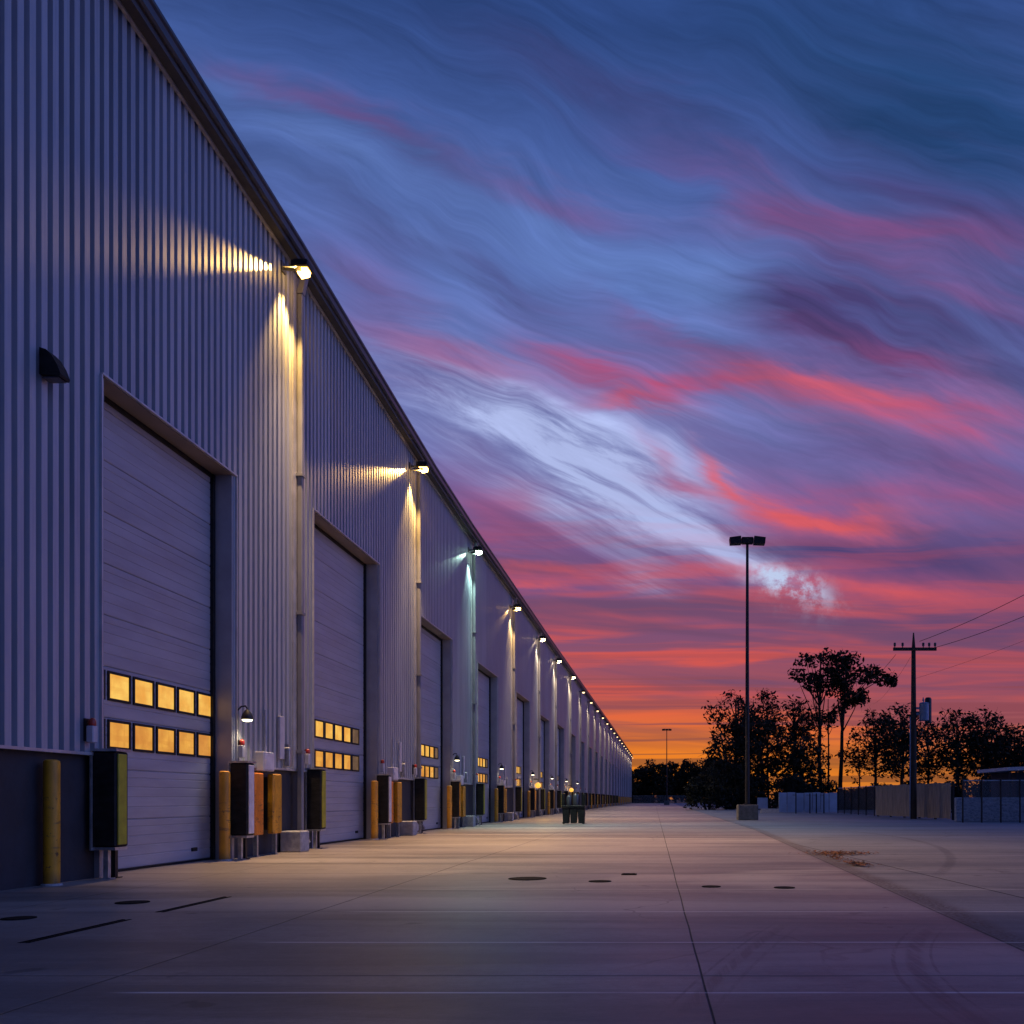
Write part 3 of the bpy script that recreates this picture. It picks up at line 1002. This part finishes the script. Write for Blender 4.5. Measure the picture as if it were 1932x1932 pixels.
def make_doorlamp(label):
    t = thing('door_lamp', (0, 0, 0), label, 'door lamp', 'small hooded lamps beside the doors')
    mb = MB(); mb.tube([(0.0, 0, 0.03), (0.07, 0, 0.10), (0.14, 0, 0.11), (0.17, 0, 0.06)], 0.014, 8)
    mb.lathe((0.17, 0, -0.12), [(0.095, 0.0), (0.092, 0.05), (0.075, 0.10), (0.045, 0.14), (0.025, 0.17)], 16)
    mb.build('hood', M['darkmetal'], t, True)
    mb = MB(); mb.lathe((0.17, 0, -0.155), [(0.03, 0.0), (0.07, 0.01), (0.085, 0.034)], 16); mb.build('lens', lampglow, t, True)
    return t


def make_box(label):
    t = thing('control_box', (0, 0, 0), label, 'control box', 'pale control boxes above the guard boards')
    mb = MB(); mb.box(-0.055, 0.15, 0.0, 0.44, 1.50, 1.84, 0, 0.012); mb.build('case', M['boxgrey'], t)
    mb = MB(); mb.box(0.152, 0.160, 0.03, 0.41, 1.53, 1.81); mb.box(0.16, 0.175, 0.05, 0.075, 1.63, 1.70); mb.build('door_plate', M['white'], t)
    mb = MB(); mb.tube([(0.05, 0.3, 1.84), (0.05, 0.3, 2.6)], 0.025, 8); mb.build('conduit', M['boxgrey'], t)
    return t


def make_conduit(label):
    t = thing('wall_panel', (0, 0, 0), label, 'panel', 'narrow grey wall panels over the base wall')
    mb = MB(); mb.box(0.005, 0.06, 0.0, 0.20, 1.75, 2.55, 0, 0.008); mb.build('case', M['boxgrey'], t)
    mb = MB(); mb.box(0.02, 0.13, 0.26, 0.36, 1.62, 1.98, 0, 0.012); mb.box(0.02, 0.10, 0.28, 0.34, 1.99, 2.04); mb.build('junction', M['galv'], t)
    return t


protos = {}


def place(kind, maker, loc, label, *args):
    if (kind,) + args not in protos:
        t = maker(*args, label)
        protos[(kind,) + args] = t
    else:
        t = dup(protos[(kind,) + args]); t['label'] = label
    t.location = loc
    return t


t = place('bollard', bollard_mesh, (WALL + 0.06, 10.46, 0), 'yellow steel bollard before the dark base wall left of the first door', 'yellow')
for i, (a, b, top) in enumerate(DOORS):
    n = ORD[i]
    near = -0.25 if i == 0 else -0.42
    if i < 16:
        place('pad', make_pad, (WALL, a + near, 0), f'black dock pad with olive stripe at the near side of the {n} door', 'olive')
        place('pad', make_pad, (WALL, b - 0.16, 0), f'black dock pad with pale stripe at the far side of the {n} door', 'white' if i < 2 else 'yellow')
    place('bollard', bollard_mesh, (WALL + 0.03, b - 0.36, 0), f'yellow bollard standing at the far jamb of the {n} door', 'yellow')
    if i < 14:
        place('guard', make_guard, (WALL, b + 0.42, 0), f'orange guard board just past the {n} door and its pad', 'orange')
    place('guard', make_guard, (WALL, b + 1.18, 0), f'yellow guard board on the base wall well past the {n} door', 'yellow')
    if i < 9:
        place('signal', make_signal, (WALL, a + near - 0.10, 1.70), f'red signal light above the olive striped pad of the {n} door')
        place('signal', make_signal, (WALL, b + 0.14, 1.70), f'red signal light above the pale striped pad of the {n} door')
        place('box', make_box, (WALL, b + 0.82, 0), f'pale grey control box between the guard boards past the {n} door')
    if i < 8 and i != 1:
        L = place('lamp', make_doorlamp, (WALL + 0.01, b + 0.12, 2.46), f'small lit hooded lamp beside the top trim of the {n} door' if False else f'small lit hooded lamp on the wall beside the {n} door')
    if i < 4:
        place('panel', make_conduit, (WALL, b + 1.72, 0), f'narrow grey wall panel with junction box past the {n} door')
        mb = MB(); mb.box(WALL - 0.05, WALL + 0.36, b + 1.95, b + 2.35, 0.0, 0.40, 0, 0.02)
        o = mb.build('concrete_block', M['block'])
        tag(o, f'low concrete block at the wall foot past the {n} door', 'concrete block', 'low concrete blocks at the wall foot')
# light that the small lamps give
for i in (0, 2, 3, 4, 5, 6):
    a, b, top = DOORS[i]
    pl = bpy.data.lights.new('door_lamp_light', 'SPOT'); pl.energy = 18; pl.color = (1, 0.8, 0.45); pl.spot_size = R(130); pl.spot_blend = 0.8; pl.shadow_soft_size = 0.05
    po = bpy.data.objects.new('door_lamp_light', pl); COL.objects.link(po)
    po.location = (WALL + 0.2, b + 0.12, 2.27)
# the two amber lamps low on the wall by the sixth and seventh doors
for k, (x, yv) in enumerate(((1015, 1481), (1078, 1490))):
    yy = wall_y(x, WALL + 0.25); zz = EYE + (HY - yv) * yy / F
    L = thing('amber_lamp', (WALL + 0.25, yy, zz), ['bright amber globe lamp over the pads before the sixth door', 'bright amber globe lamp behind the dark cart in the yard'][k], 'globe lamp', 'amber globe lamps low on the wall')
    mb = MB(); mb.lathe((0, 0, -0.28), [(0.02, 0.1), (0.11, 0.13), (0.17, 0.22), (0.16, 0.33), (0.09, 0.40), (0.02, 0.43)], 16); mb.build('globe', amberglow, L, True)
    mb = MB(); mb.tube([(-0.27, 0, 0.33), (0, 0, 0.33), (0, 0, 0.22)], 0.03, 8); mb.build('arm', M['darkmetal'], L)
    pl = bpy.data.lights.new('amber_lamp_light', 'POINT'); pl.energy = 25; pl.color = (1, 0.6, 0.15); pl.shadow_soft_size = 0.3
    po = bpy.data.objects.new('amber_lamp_light', pl); COL.objects.link(po); po.parent = L; po.location = (0.4, 0, 0.1)

# ---------------------------------------------------------------- things in the yard
# dark cart of three bins with end posts
L = thing('bin_cart', (-3.5, 36.6, 0), 'dark three bin cart with end posts standing in the yard by the warehouse', 'cart')
for k in range(3):
    mb = MB(); x0 = -0.44 + k * 0.31
    mb.prism([(x0 + 0.03, 0.03), (x0 + 0.25, 0.03), (x0 + 0.28, 0.66), (x0, 0.66)], -0.25, 0.25)
    mb.build('bin', M['black'], L)
mb = MB(); mb.box(-0.46, 0.48, -0.28, 0.28, 0.665, 0.75, 0, 0.012); mb.build('deck', M['darkmetal'], L)
for x0 in (-0.42, 0.42):
    mb = MB(); mb.box(x0 - 0.07, x0 + 0.07, -0.10, 0.10, 0.752, 1.22, 0, 0.015); mb.build('end_post', M['black'], L)
for x0, r_, h in ((-0.18, 0.11, 0.42), (0.10, 0.13, 0.48)):
    mb = MB(); mb.lathe((x0, 0, 0.752), [(r_ * .95, 0), (r_, 0.03), (r_, h - 0.08), (r_ * 0.7, h - 0.02), (0.03, h), (0.03, h + .06), (0, h + .065)], 18); mb.build('canister', M['gutter'], L, True)
for x0 in (-0.40, 0.40):
    for y0 in (-0.18, 0.18):
        mb = MB(); mb.prism([(x0 + 0.045 * math.cos(a_ * math.pi / 6), 0.047 + 0.045 * math.sin(a_ * math.pi / 6)) for a_ in range(12)], y0 - 0.015, y0 + 0.015); mb.build('caster', M['black'], L)

# yard light poles
def make_yard_light(label):
    t = thing('yard_light', (0, 0, 0), label, 'light pole', 'twin headed light poles in the yard')
    mb = MB(); mb.box(-0.49, 0.49, -0.45, 0.45, 0, 0.74, 0, 0.03); mb.build('footing', M['footing'], t)
    mb = MB(); mb.tube([(0, 0, 0.75), (0, 0, 4), (0, 0, 13.42)], [0.115, 0.10, 0.065], 12); mb.box(-0.2, 0.2, -0.2, 0.2, 0.742, 0.78); mb.build('pole', M['darkmetal'], t)
    mb = MB(); mb.box(-0.28, 0.28, -0.16, 0.16, 13.36, 13.66, 0, 0.02); mb.build('mount', M['darkmetal'], t)
    for s in (-1, 1):
        mb = MB()
        mb.prism([(s * 0.30, 13.35), (s * 0.84, 13.33), (s * 0.87, 13.62), (s * 0.32, 13.69)], -0.24, 0.24)
        mb.build('lamp_head', M['darkmetal'], t)
    return t


yl = make_yard_light('tall dark light pole on a square concrete footing, nearer the camera')
yl.location = (4.23, 43.6, 0)
o = dup(yl); o.location = (1.24, 162, 0); o['label'] = 'distant light pole standing before the far tree line'

# utility pole
up = thing('utility_pole', (12.95, 46, 0), 'dark wooden utility pole with crossarm and transformer by the board fence', 'utility pole')
mb = MB(); mb.tube([(0, 0, 0), (0, 0, 5), (0, 0, 8.6), (0, 0, 9.5)], [0.17, 0.14, 0.11, 0.03], 12); mb.build('pole', M['pole'], up)
mb = MB(); mb.box(-1.08, 1.12, -0.20, -0.12, 8.56, 8.72); mb.build('crossarm', M['pole'], up)
for x0 in (-1.0, -0.6, 0.45, 0.75, 1.05):
    mb = MB(); mb.lathe((x0, -0.16, 8.72), [(0.025, 0), (0.025, 0.06), (0.07, 0.08), (0.05, 0.14), (0.075, 0.17), (0.05, 0.24), (0, 0.26)], 10); mb.build('insulator', M['porcelain'], up, True)
mb = MB(); mb.lathe((0.52, -0.05, 5.0), [(0.20, 0), (0.24, 0.03), (0.24, 0.85), (0.26, 0.87), (0.20, 0.93), (0, 0.96)], 18); mb.lathe((0.46, -0.12, 5.95), [(0.03, 0), (0.05, 0.1), (0.03, 0.2), (0.02, 0.24)], 8); mb.box(0.1, 0.3, -0.06, 0.04, 5.3, 5.42); mb.box(0.1, 0.3, -0.06, 0.04, 5.6, 5.7)
mb.build('transformer', M['transformer'], up, True)
mb = MB(); mb.lathe((0.82, 0.25, 4.9), [(0.15, 0), (0.17, 0.02), (0.17, 1.25), (0.12, 1.32), (0, 1.34)], 14); mb.box(0.1, 0.70, 0.16, 0.24, 5.4, 5.5); mb.build('cutout', M['darkmetal'], up, True)
mb = MB(); mb.tube([(-0.21, -0.1, 0.0), (-0.19, -0.08, 5.2)], 0.03, 8); mb.build('riser_pipe', M['transformer'], up)


def wire(p0, p1, sag, label, rad=0.014):
    p0, p1 = Vector(p0), Vector(p1)
    pts = []
    for k in range(25):
        s = k / 24
        q = p0.lerp(p1, s); q.z -= sag * 4 * s * (1 - s)
        pts.append(q)
    mb = MB(); mb.tube(pts, rad, 5)
    return tag(mb.build('power_line', M['wire']), label, 'power line', 'wires hung from the utility pole')


def pt(x, yv, Y):
    return ((x - VX) * Y / F, Y, EYE + (HY - yv) * Y / F)


wire(pt(1735, 1210, 46), pt(2290, 905, 33), 0.5, 'upper wire rising from the top of the utility pole')
wire(pt(1763, 1222, 45.9), pt(2290, 975, 33), 0.5, 'wire rising from the outer end of the crossarm')
wire(pt(1727, 1280, 46), pt(2290, 1050, 33), 0.3, 'thin lower wire leaving the pole below the crossarm', 0.006)
wire(pt(1690, 1235, 45.9), pt(1590, 1320, 100), 0.6, 'wire running back from the crossarm toward the tall pines', 0.012)
wire(pt(1718, 1240, 45.9), pt(1640, 1330, 100), 0.6, 'thin wire running back from the pole toward the trees', 0.007)

# ---------------------------------------------------------------- fences
def frame_of(p0, p1):
    d = Vector((p1[0] - p0[0], p1[1] - p0[1], 0)); L_ = d.length
    return math.atan2(d.y, d.x), L_


def gp(x, d):
    return ((x - VX) / d, F / d)


# tan board fence
p0, p1 = gp(1652, 32), gp(1794, 39.3)
rz, L_ = frame_of(p0, p1)
fb = thing('board_fence', (p0[0], p0[1], 0), 'tan board fence with dark gaps behind the utility pole', 'fence', None, rz)
nbd = 26
for k in range(nbd):
    pass
mb = MB()
wb = L_ / nbd
for k in range(nbd):
    gap = 0.02 if k % 3 else 0.05
    mb.box(k * wb + gap / 2, (k + 1) * wb - gap / 2, -0.012 + random.uniform(-.006, .006), 0.012 + random.uniform(-.004, .004), 0.05 + random.uniform(0, .03), 1.80 + random.uniform(-.02, .02))
mb.build('boards', M['wood'], fb)
mb = MB()
for z in (0.35, 1.45):
    mb.box(0, L_, 0.03, 0.08, z, z + 0.09)
mb.build('rails', M['wood_gap'], fb)
for k in range(0, 6):
    mb = MB(); x0 = k * (L_ - 0.1) / 5
    mb.box(x0, x0 + 0.10, 0.085, 0.185, 0, 1.86); mb.build('post', M['wood_gap'], fb)

# pale blue panel fence
p0, p1 = gp(1469, 26.8), gp(1580, 26.2)
rz, L_ = frame_of(p0, p1)
fp = thing('panel_fence', (p0[0], p0[1], 0), 'pale blue smooth panel fence with dark posts in front', 'fence', None, rz)
for k in range(7):
    mb = MB(); w_ = L_ / 7
    mb.box(k * w_ + 0.025, (k + 1) * w_ - 0.025, 0.0, 0.05, 0.08, 1.47 + 0.03 * math.sin(k * 2.1), 0, 0.008); mb.build('panel', M['panel'], fp)
for x0 in (1.1, 2.19, 2.7, 3.3):
    mb = MB(); mb.tube([(x0, -0.5, 0), (x0, -0.5, 1.42)], 0.045, 8); mb.tube([(x0, -0.5, 1.3), (x0, -0.002, 1.3)], 0.02, 6); mb.build('post', M['darkmetal'], fp)
# small pale panel further back and a low barrier
L = thing('panel_screen', (9.2, 85, 0), 'small pale blue screen far behind the light pole footing', 'screen')
mb = MB(); mb.box(0, 0.98, 0, 0.08, 0.1, 1.15, 0, 0.01); mb.build('panel', M['panel'], L)
for x0 in (0.05, 0.85):
    mb = MB(); mb.box(x0, x0 + 0.08, 0.09, 0.17, 0, 1.17); mb.build('post', M['darkmetal'], L)
mb = MB(); mb.prism([(-0.30, 0), (0.30, 0), (0.12, 0.32), (-0.12, 0.32)], 0, 1.7, 'y')
o = mb.build('concrete_barrier', M['block']); o.location = (9.1, 66, 0); o.rotation_euler = (0, 0, R(90))
tag(o, 'low pale concrete barrier left of the blue panel fence', 'barrier')


def chain_fence(p0, p1, h, np_, label, mat='chain', low=0.04):
    rz, L_ = frame_of(p0, p1)
    t = thing('chain_link_fence', (p0[0], p0[1], 0), label, 'fence', 'chain link fences round the yard', rz)
    mb = MB(); mb.add([(0, 0, low), (L_, 0, low), (L_, 0, h), (0, 0, h)], [(0, 1, 2, 3)]); mb.build('mesh', M[mat], t)
    mb = MB(); mb.tube([(0, 0, h), (L_, 0, h)], 0.028, 8); mb.build('top_rail', M['galv'], t)
    for k in range(np_):
        x0 = L_ * k / (np_ - 1)
        mb = MB(); mb.tube([(x0, -0.04, 0), (x0, -0.04, h + 0.06)], 0.035, 8); mb.build('post', M['darkmetal'], t)
    return t


chain_fence(gp(1582, 26.6), gp(1651, 31.5), 1.78, 6, 'dark screened chain link fence left of the tan board fence', 'chain_dark')
chain_fence((13.0, 38.7), (25.0, 38.0), 1.80, 16, 'chain link fence before the rough blue block wall')
chain_fence((-6.6, 221), (19.0, 221), 1.85, 11, 'long low chain link fence at the far end of the yard')
# block wall
mb = MB(); mb.box(0, 12, 0, 0.3, 0, 1.08, 0, 0.02)
o = mb.build('block_wall', M['stone']); o.location = (13.25, 40.3, 0); o.rotation_euler = (0, 0, R(-3))
tag(o, 'low rough blue grey block wall behind the chain link fence', 'wall')
# shed with a pale flat roof
L = thing('shed', (18.6, 48, 0), 'small dark shed with a pale flat roof at the edge of the yard', 'shed')
mb = MB(); mb.box(0.5, 6, 0.3, 4, 0, 2.45); mb.build('wall', M['dado'], L)
mb = MB(); mb.prism([(-0.15, 2.52), (6.4, 2.75), (6.4, 2.95), (-0.15, 2.70)], -0.2, 4.4); mb.build('roof', M['white'], L)
mb = MB(); mb.box(0.0, 0.09, -0.05, 0.04, 0, 2.515); mb.box(2.6, 2.69, -0.05, 0.04, 0, 2.6); mb.build('canopy_post', M['darkmetal'], L)
mb = MB(); mb.box(1.4, 2.3, 0.27, 0.298, 0, 2.05); mb.build('door', M['gutter'], L)

# ---------------------------------------------------------------- ironwork and litter on the yard
def cover(x, yv, rad, label, square=False):
    d = yv - HY
    mb = MB()
    if square:
        mb.box(-rad, rad, -rad, rad, -0.01, 0.008)
        for k in range(5):
            mb.box(-rad * 0.8, rad * 0.8, -rad * 0.8 + k * rad * 0.38, -rad * 0.8 + k * rad * 0.38 + rad * 0.16, 0.008, 0.012)
    else:
        mb.lathe((0, 0, -0.01), [(rad, 0), (rad, 0.016), (rad * 0.93, 0.016), (rad * 0.92, 0.012), (rad * 0.88, 0.012), (rad * 0.87, 0.018), (0, 0.018)], 28)
    o = mb.build('utility_cover', M['pile_iron'])
    o.location = ((x - VX) / d, F / d, 0.0)
    tag(o, label, 'cover', 'iron covers let into the yard')


cover(995, 1658, 0.24, 'large dark round iron cover mid yard, nearest the warehouse doors')
cover(1187, 1650, 0.10, 'small square iron grate left of the centre joint', True)
cover(1132, 1663, 0.14, 'smaller round iron cover between the large cover and the square grate')
cover(1342, 1673, 0.11, 'small round iron cover just right of the centre joint')
cover(1480, 1675, 0.12, 'small round iron cover left of the leaf litter')
cover(250, 1703, 0.15, 'round iron cover near the wall before the first door')
cover(35, 1733, 0.13, 'round iron cover close to the yellow bollard')
for k, (y0, y1, lb) in enumerate(((6.27, 7.49, 'dark narrow slot drain in the slab, closest to the camera'), (7.98, 9.24, 'dark narrow slot drain in the slab before the first door'))):
    mb = MB(); mb.box(-4.47, -4.445, y0, y1, -0.02, 0.003); mb.box(-4.415, -4.39, y0, y1, -0.02, 0.003)
    mb.box(-4.445, -4.415, y0, y1, -0.02, -0.0)
    tag(mb.build('slot_drain', M['pile_iron']), lb, 'slot drain', 'slot drains in the yard')

# leaf litter by the long seam
mb = MB()
for cx, cy, sx, sy, nn in ((3.25, 16.3, 0.55, 0.35, 420), (3.0, 13.6, 0.16, 0.35, 160), (2.95, 15.2, 0.12, 0.9, 120)):
    for k in range(nn):
        x, y_ = random.gauss(cx, sx * 0.5), random.gauss(cy, sy * 0.6)
        s = random.uniform(0.02, 0.05); a = random.uniform(0, 6.28); tl = random.uniform(-.5, .5); z = 0.006 + abs(random.gauss(0, 0.02))
        ca, sa = math.cos(a), math.sin(a)
        q = [(-1, 0, 0), (0, -.5, .12), (1, 0, 0), (0, .5, .12)]
        mb.add([(x + s * (p * ca - r_ * sa), y_ + s * (p * sa + r_ * ca), z + s * (h + tl * p * .6) + s * .3) for p, r_, h in q], [(0, 1, 2, 3)])
tag(mb.build('leaf_litter', M['leafpile']), 'brown fallen leaves scattered along the long seam', 'leaves', kind='stuff')

# ---------------------------------------------------------------- trees
def leaf_faces(c, n, spread, size, squash=0.8, rng=random):
    """n small bent leaf sprays around c"""
    vs, fs = [], []
    for k in range(n):
        th = rng.uniform(0, 2 * math.pi); cz = rng.uniform(-1, 1); r_ = rng.uniform(0.2, 1.0) ** 0.6
        sx = math.sqrt(1 - cz * cz)
        p = Vector((c[0] + spread * r_ * sx * math.cos(th), c[1] + spread * r_ * sx * math.sin(th), c[2] + spread * squash * r_ * cz))
        a = Vector((rng.gauss(0, 1), rng.gauss(0, 1), rng.gauss(0, .8))).normalized()
        b = a.cross(Vector((rng.gauss(0, 1), rng.gauss(0, 1), rng.gauss(0, 1)))).normalized()
        s = size * rng.uniform(0.55, 1.3)
        o = len(vs)
        up_ = a.cross(b) * s * 0.2
        vs += [p - a * s, p - a * s * .35 - b * s * .42 + up_, p + a * s * .35 - b * s * .34 + up_, p + a * s, p + a * s * .35 + b * s * .34 + up_, p - a * s * .35 + b * s * .42 + up_]
        fs.append((o, o + 1, o + 2, o + 3, o + 4, o + 5))
    return vs, fs


def tree(x, Y, zt, zc, rx, rzv, label, seed, leaf='leaf', trunk_r=0.2, nclump=34, per=52, size=0.2, clump=0.95, extra=(), group='trees beyond the yard fences', name='tree', lean=0.0, bare=False):
    rng = random.Random(seed)
    t = thing(name, (x, Y, -0.06), label, 'tree', group)
    tk, cr = MB(), MB()
    # trunk
    pts, rr = [], []
    nn = 7
    for k in range(nn):
        s = k / (nn - 1)
        pts.append((lean * s * s + rng.gauss(0, 0.06) * (k > 0), rng.gauss(0, 0.06), s * (zt - rzv * 0.35)))
        rr.append(trunk_r * (1 - 0.72 * s) * (1.25 if k == 0 else 1))
    tk.tube(pts, rr, 8)
    cents = []
    for k in range(nclump):
        for _ in range(20):
            q = Vector((rng.uniform(-1, 1), rng.uniform(-1, 1), rng.uniform(-1, 1)))
            if 0.25 < q.length < 1.0: break
        cents.append(Vector((lean + q.x * rx, q.y * rx * 0.9, zc + q.z * rzv)))
    nclump_ = len(cents)
    for (ex, ez, er) in extra:
        for k in range(4):
            cents.append(Vector((lean + ex + rng.gauss(0, er * .5), rng.gauss(0, .4), ez + rng.gauss(0, er * .35))))
    for k, c in enumerate(cents):
        cs = clump * rng.uniform(0.6, 1.25)
        v_, f_ = leaf_faces(c, int(per * rng.uniform(0.6, 1.3)), cs, size, 0.75, rng)
        cr.add(v_, f_)
        for q in range(3):
            dv = Vector((rng.gauss(0, 1), rng.gauss(0, .6), rng.gauss(0.2, .8))).normalized() * cs * rng.uniform(.7, 1.25)
            tk.tube([c - dv * 0.5, c + dv * 0.2 + Vector((0, 0, .06)), c + dv], [0.03, 0.02, 0.006], 3)
        if (k < nclump and k % 2 == 0) or (k >= nclump and k % 4 == 0):
            s = rng.uniform(0.55, 0.95)
            i0 = min(nn - 1, int(s * (nn - 1)))
            p0_ = Vector(pts[i0])
            if p0_.z > c.z: p0_.z = max(0.5, c.z - 0.6)
            mid = p0_.lerp(c, 0.55) + Vector((rng.gauss(0, .12), rng.gauss(0, .12), rng.gauss(0.1, .15)))
            tk.tube([p0_, mid, c], [trunk_r * 0.32, trunk_r * 0.2, 0.02], 5)
    tk.build('trunk', M['bark'], t)
    cr.build('crown', M[leaf], t)
    return t


TY = 95.0
def tx(x, Y=TY): return (x - VX) * Y / F
def tz(yv, Y=TY): return EYE + (HY - yv) * Y / F
def tl(p, Y=TY): return p * Y / F


def tree_px(x, yt, yc, rxp, rzp, label, seed, Y=TY, xc=None, **kw):
    X = tx(x, Y)
    return tree(X, Y, tz(yt, Y), tz(yc, Y), tl(rxp, Y), tl(rzp, Y), label, seed, lean=0 if xc is None else tx(xc, Y) - X, **kw)


# two tall pines with bare trunks
tree_px(1547, 1222, 1268, 46, 40, 'tall pine with a bare trunk and flat crown, leaning left of its taller twin', 11, trunk_r=0.24, nclump=34, per=30, size=0.27, name='pine_tree', leaf='leaf2')
tree_px(1585, 1216, 1285, 42, 62, 'tallest pine, bare trunk and a long side branch toward the utility pole', 12, xc=1602, trunk_r=0.26, nclump=44, per=30, size=0.27, name='pine_tree', leaf='leaf2',
        extra=((tl(48), tz(1268), .6), (tl(68), tz(1278), .5), (tl(80), tz(1284), .35)))
tree_px(1563, 1310, 1345, 26, 22, 'slim pine between the two tall pines', 13, Y=99, trunk_r=0.14, nclump=12, per=19, size=0.27, name='pine_tree', leaf='leaf2')
# the wood on the left of them
T = tree_px
T(1388, 1308, 1352, 54, 46, 'broad tree with round crown behind the near light pole', 21, trunk_r=0.26, nclump=75, per=12, size=0.24, leaf='leaf2')
T(1370, 1385, 1438, 50, 56, 'lower dark bushy tree beneath the round crowned tree', 22, Y=91, trunk_r=0.18, nclump=80, per=15, size=0.24)
T(1449, 1302, 1340, 18, 38, 'narrow tree standing up between the two broad crowns', 23, Y=98, trunk_r=0.14, nclump=29, per=10, size=0.24, leaf='leaf2')
T(1498, 1318, 1364, 56, 44, 'wide sloping tree left of the tall pines', 24, trunk_r=0.22, nclump=80, per=12, size=0.24, leaf='leaf2')
T(1436, 1350, 1420, 52, 70, 'dense dark tree in the middle of the wood', 25, Y=92, trunk_r=0.2, nclump=120, per=16, size=0.24)
T(1510, 1375, 1440, 52, 62, 'dense dark tree at the foot of the two tall pines', 26, Y=91, trunk_r=0.2, nclump=105, per=16, size=0.24)
# right of the pines
T(1652, 1338, 1404, 46, 64, 'loose tree right of the tall pines', 31, trunk_r=0.2, nclump=80, per=10, size=0.24, leaf='leaf2')
T(1703, 1328, 1398, 48, 72, 'round dark tree just left of the utility pole', 32, Y=90, trunk_r=0.22, nclump=105, per=15, size=0.24)
T(1752, 1352, 1420, 42, 66, 'ragged tree behind the transformer of the utility pole', 33, Y=97, trunk_r=0.18, nclump=80, per=11, size=0.24, leaf='leaf2')
T(1806, 1338, 1405, 46, 68, 'first of two round crowned trees right of the utility pole', 34, Y=92, trunk_r=0.24, nclump=105, per=15, size=0.24)
T(1862, 1340, 1408, 46, 70, 'second round crowned tree right of the utility pole', 35, Y=93, trunk_r=0.24, nclump=105, per=15, size=0.24)
T(1916, 1360, 1425, 42, 62, 'tree at the edge above the small shed', 36, Y=96, trunk_r=0.2, nclump=92, per=12, size=0.24, leaf='leaf2')
T(1975, 1350, 1415, 52, 66, 'tree beyond the shed, furthest along the wood', 37, Y=92, trunk_r=0.2, nclump=75, per=14, size=0.24)

T(1622, 1392, 1432, 34, 44, 'thin low tree in the gap right of the tall pines', 38, Y=98, trunk_r=0.12, nclump=30, per=7, size=0.24, leaf='leaf2')
T(1880, 1352, 1420, 46, 60, 'darker tree set back between the round crowned pair and the shed', 39, Y=99, trunk_r=0.18, nclump=80, per=14, size=0.24)
T(1412, 1330, 1390, 40, 50, 'tree set back between the light pole and the narrow tree', 40, Y=99, trunk_r=0.18, nclump=70, per=13, size=0.24, leaf='leaf2')

# far tree line behind the end of the yard
for k, x in enumerate((1178, 1203, 1226, 1250, 1275, 1299, 1322, 1346, 1372, 1400)):
    Y = 246 + (k * 37 % 11)
    h = (1446, 1449, 1440, 1444, 1438, 1440, 1436, 1430, 1436, 1440)[k]
    tree(tx(x, Y), Y, tz(h, Y), tz(h + 36, Y), tl(19, Y), tl(40, Y), f'low dark tree in the far tree line, {ORD[k]} from the warehouse end', 50 + k,
         trunk_r=0.25, nclump=70, per=52, size=0.42, clump=1.5, group='far tree line behind the yard', leaf='leaf')


# shrubs that fill the foot of the wood
def shrub(x, Y, wpx, hz, label, seed):
    rng = random.Random(seed)
    t = thing('shrub', (tx(x, Y), Y, -0.06), label, 'shrub', 'dark shrubs at the foot of the wood')
    cr, tk = MB(), MB()
    W = tl(wpx, Y)
    for k in range(46):
        cx = rng.uniform(-W, W); hh = hz * (1 - 0.45 * (cx / W) ** 2) * rng.uniform(0.1, 0.95)
        v_, f_ = leaf_faces((cx, rng.uniform(-.8, .8), hh), 66, 0.66, 0.17, 0.8, rng)
        cr.add(v_, f_)
        if k % 3 == 0:
            tk.tube([(cx * 0.3, 0, 0), (cx * 0.8, 0.05, hh * 0.6), (cx, 0, hh)], [0.05, 0.035, 0.012], 5)
    tk.build('stem', M['bark'], t); cr.build('foliage', M['leaf3'], t)


for k, (x, wpx, hz) in enumerate(((1338, 40, 3.9), (1392, 44, 4.0), (1446, 44, 3.6), (1500, 44, 3.6), (1552, 40, 3.0), (1608, 40, 2.2), (1662, 44, 2.5), (1716, 44, 2.7), (1770, 44, 2.9), (1826, 44, 3.2), (1882, 44, 3.6), (1938, 44, 3.6))):
    shrub(x, 86 + (k * 7 % 5), wpx, hz, f'dark leafy shrub at the foot of the wood, {ORD[k]} from the far tree line', 80 + k)

# ---------------------------------------------------------------- render settings
S.view_settings.view_transform = 'Standard'
S.view_settings.look = 'None'
S.view_settings.exposure = 0.0
S.view_settings.gamma = 1.0
S.render.engine = 'CYCLES'
c = S.cycles
c.use_denoising = True
try: c.denoiser = 'OPENIMAGEDENOISE'
except Exception: pass
c.max_bounces = 5; c.diffuse_bounces = 3; c.glossy_bounces = 3; c.transparent_max_bounces = 12
c.sample_clamp_indirect = 4.0
c.caustics_reflective = False; c.caustics_refractive = False
c.use_light_tree = True
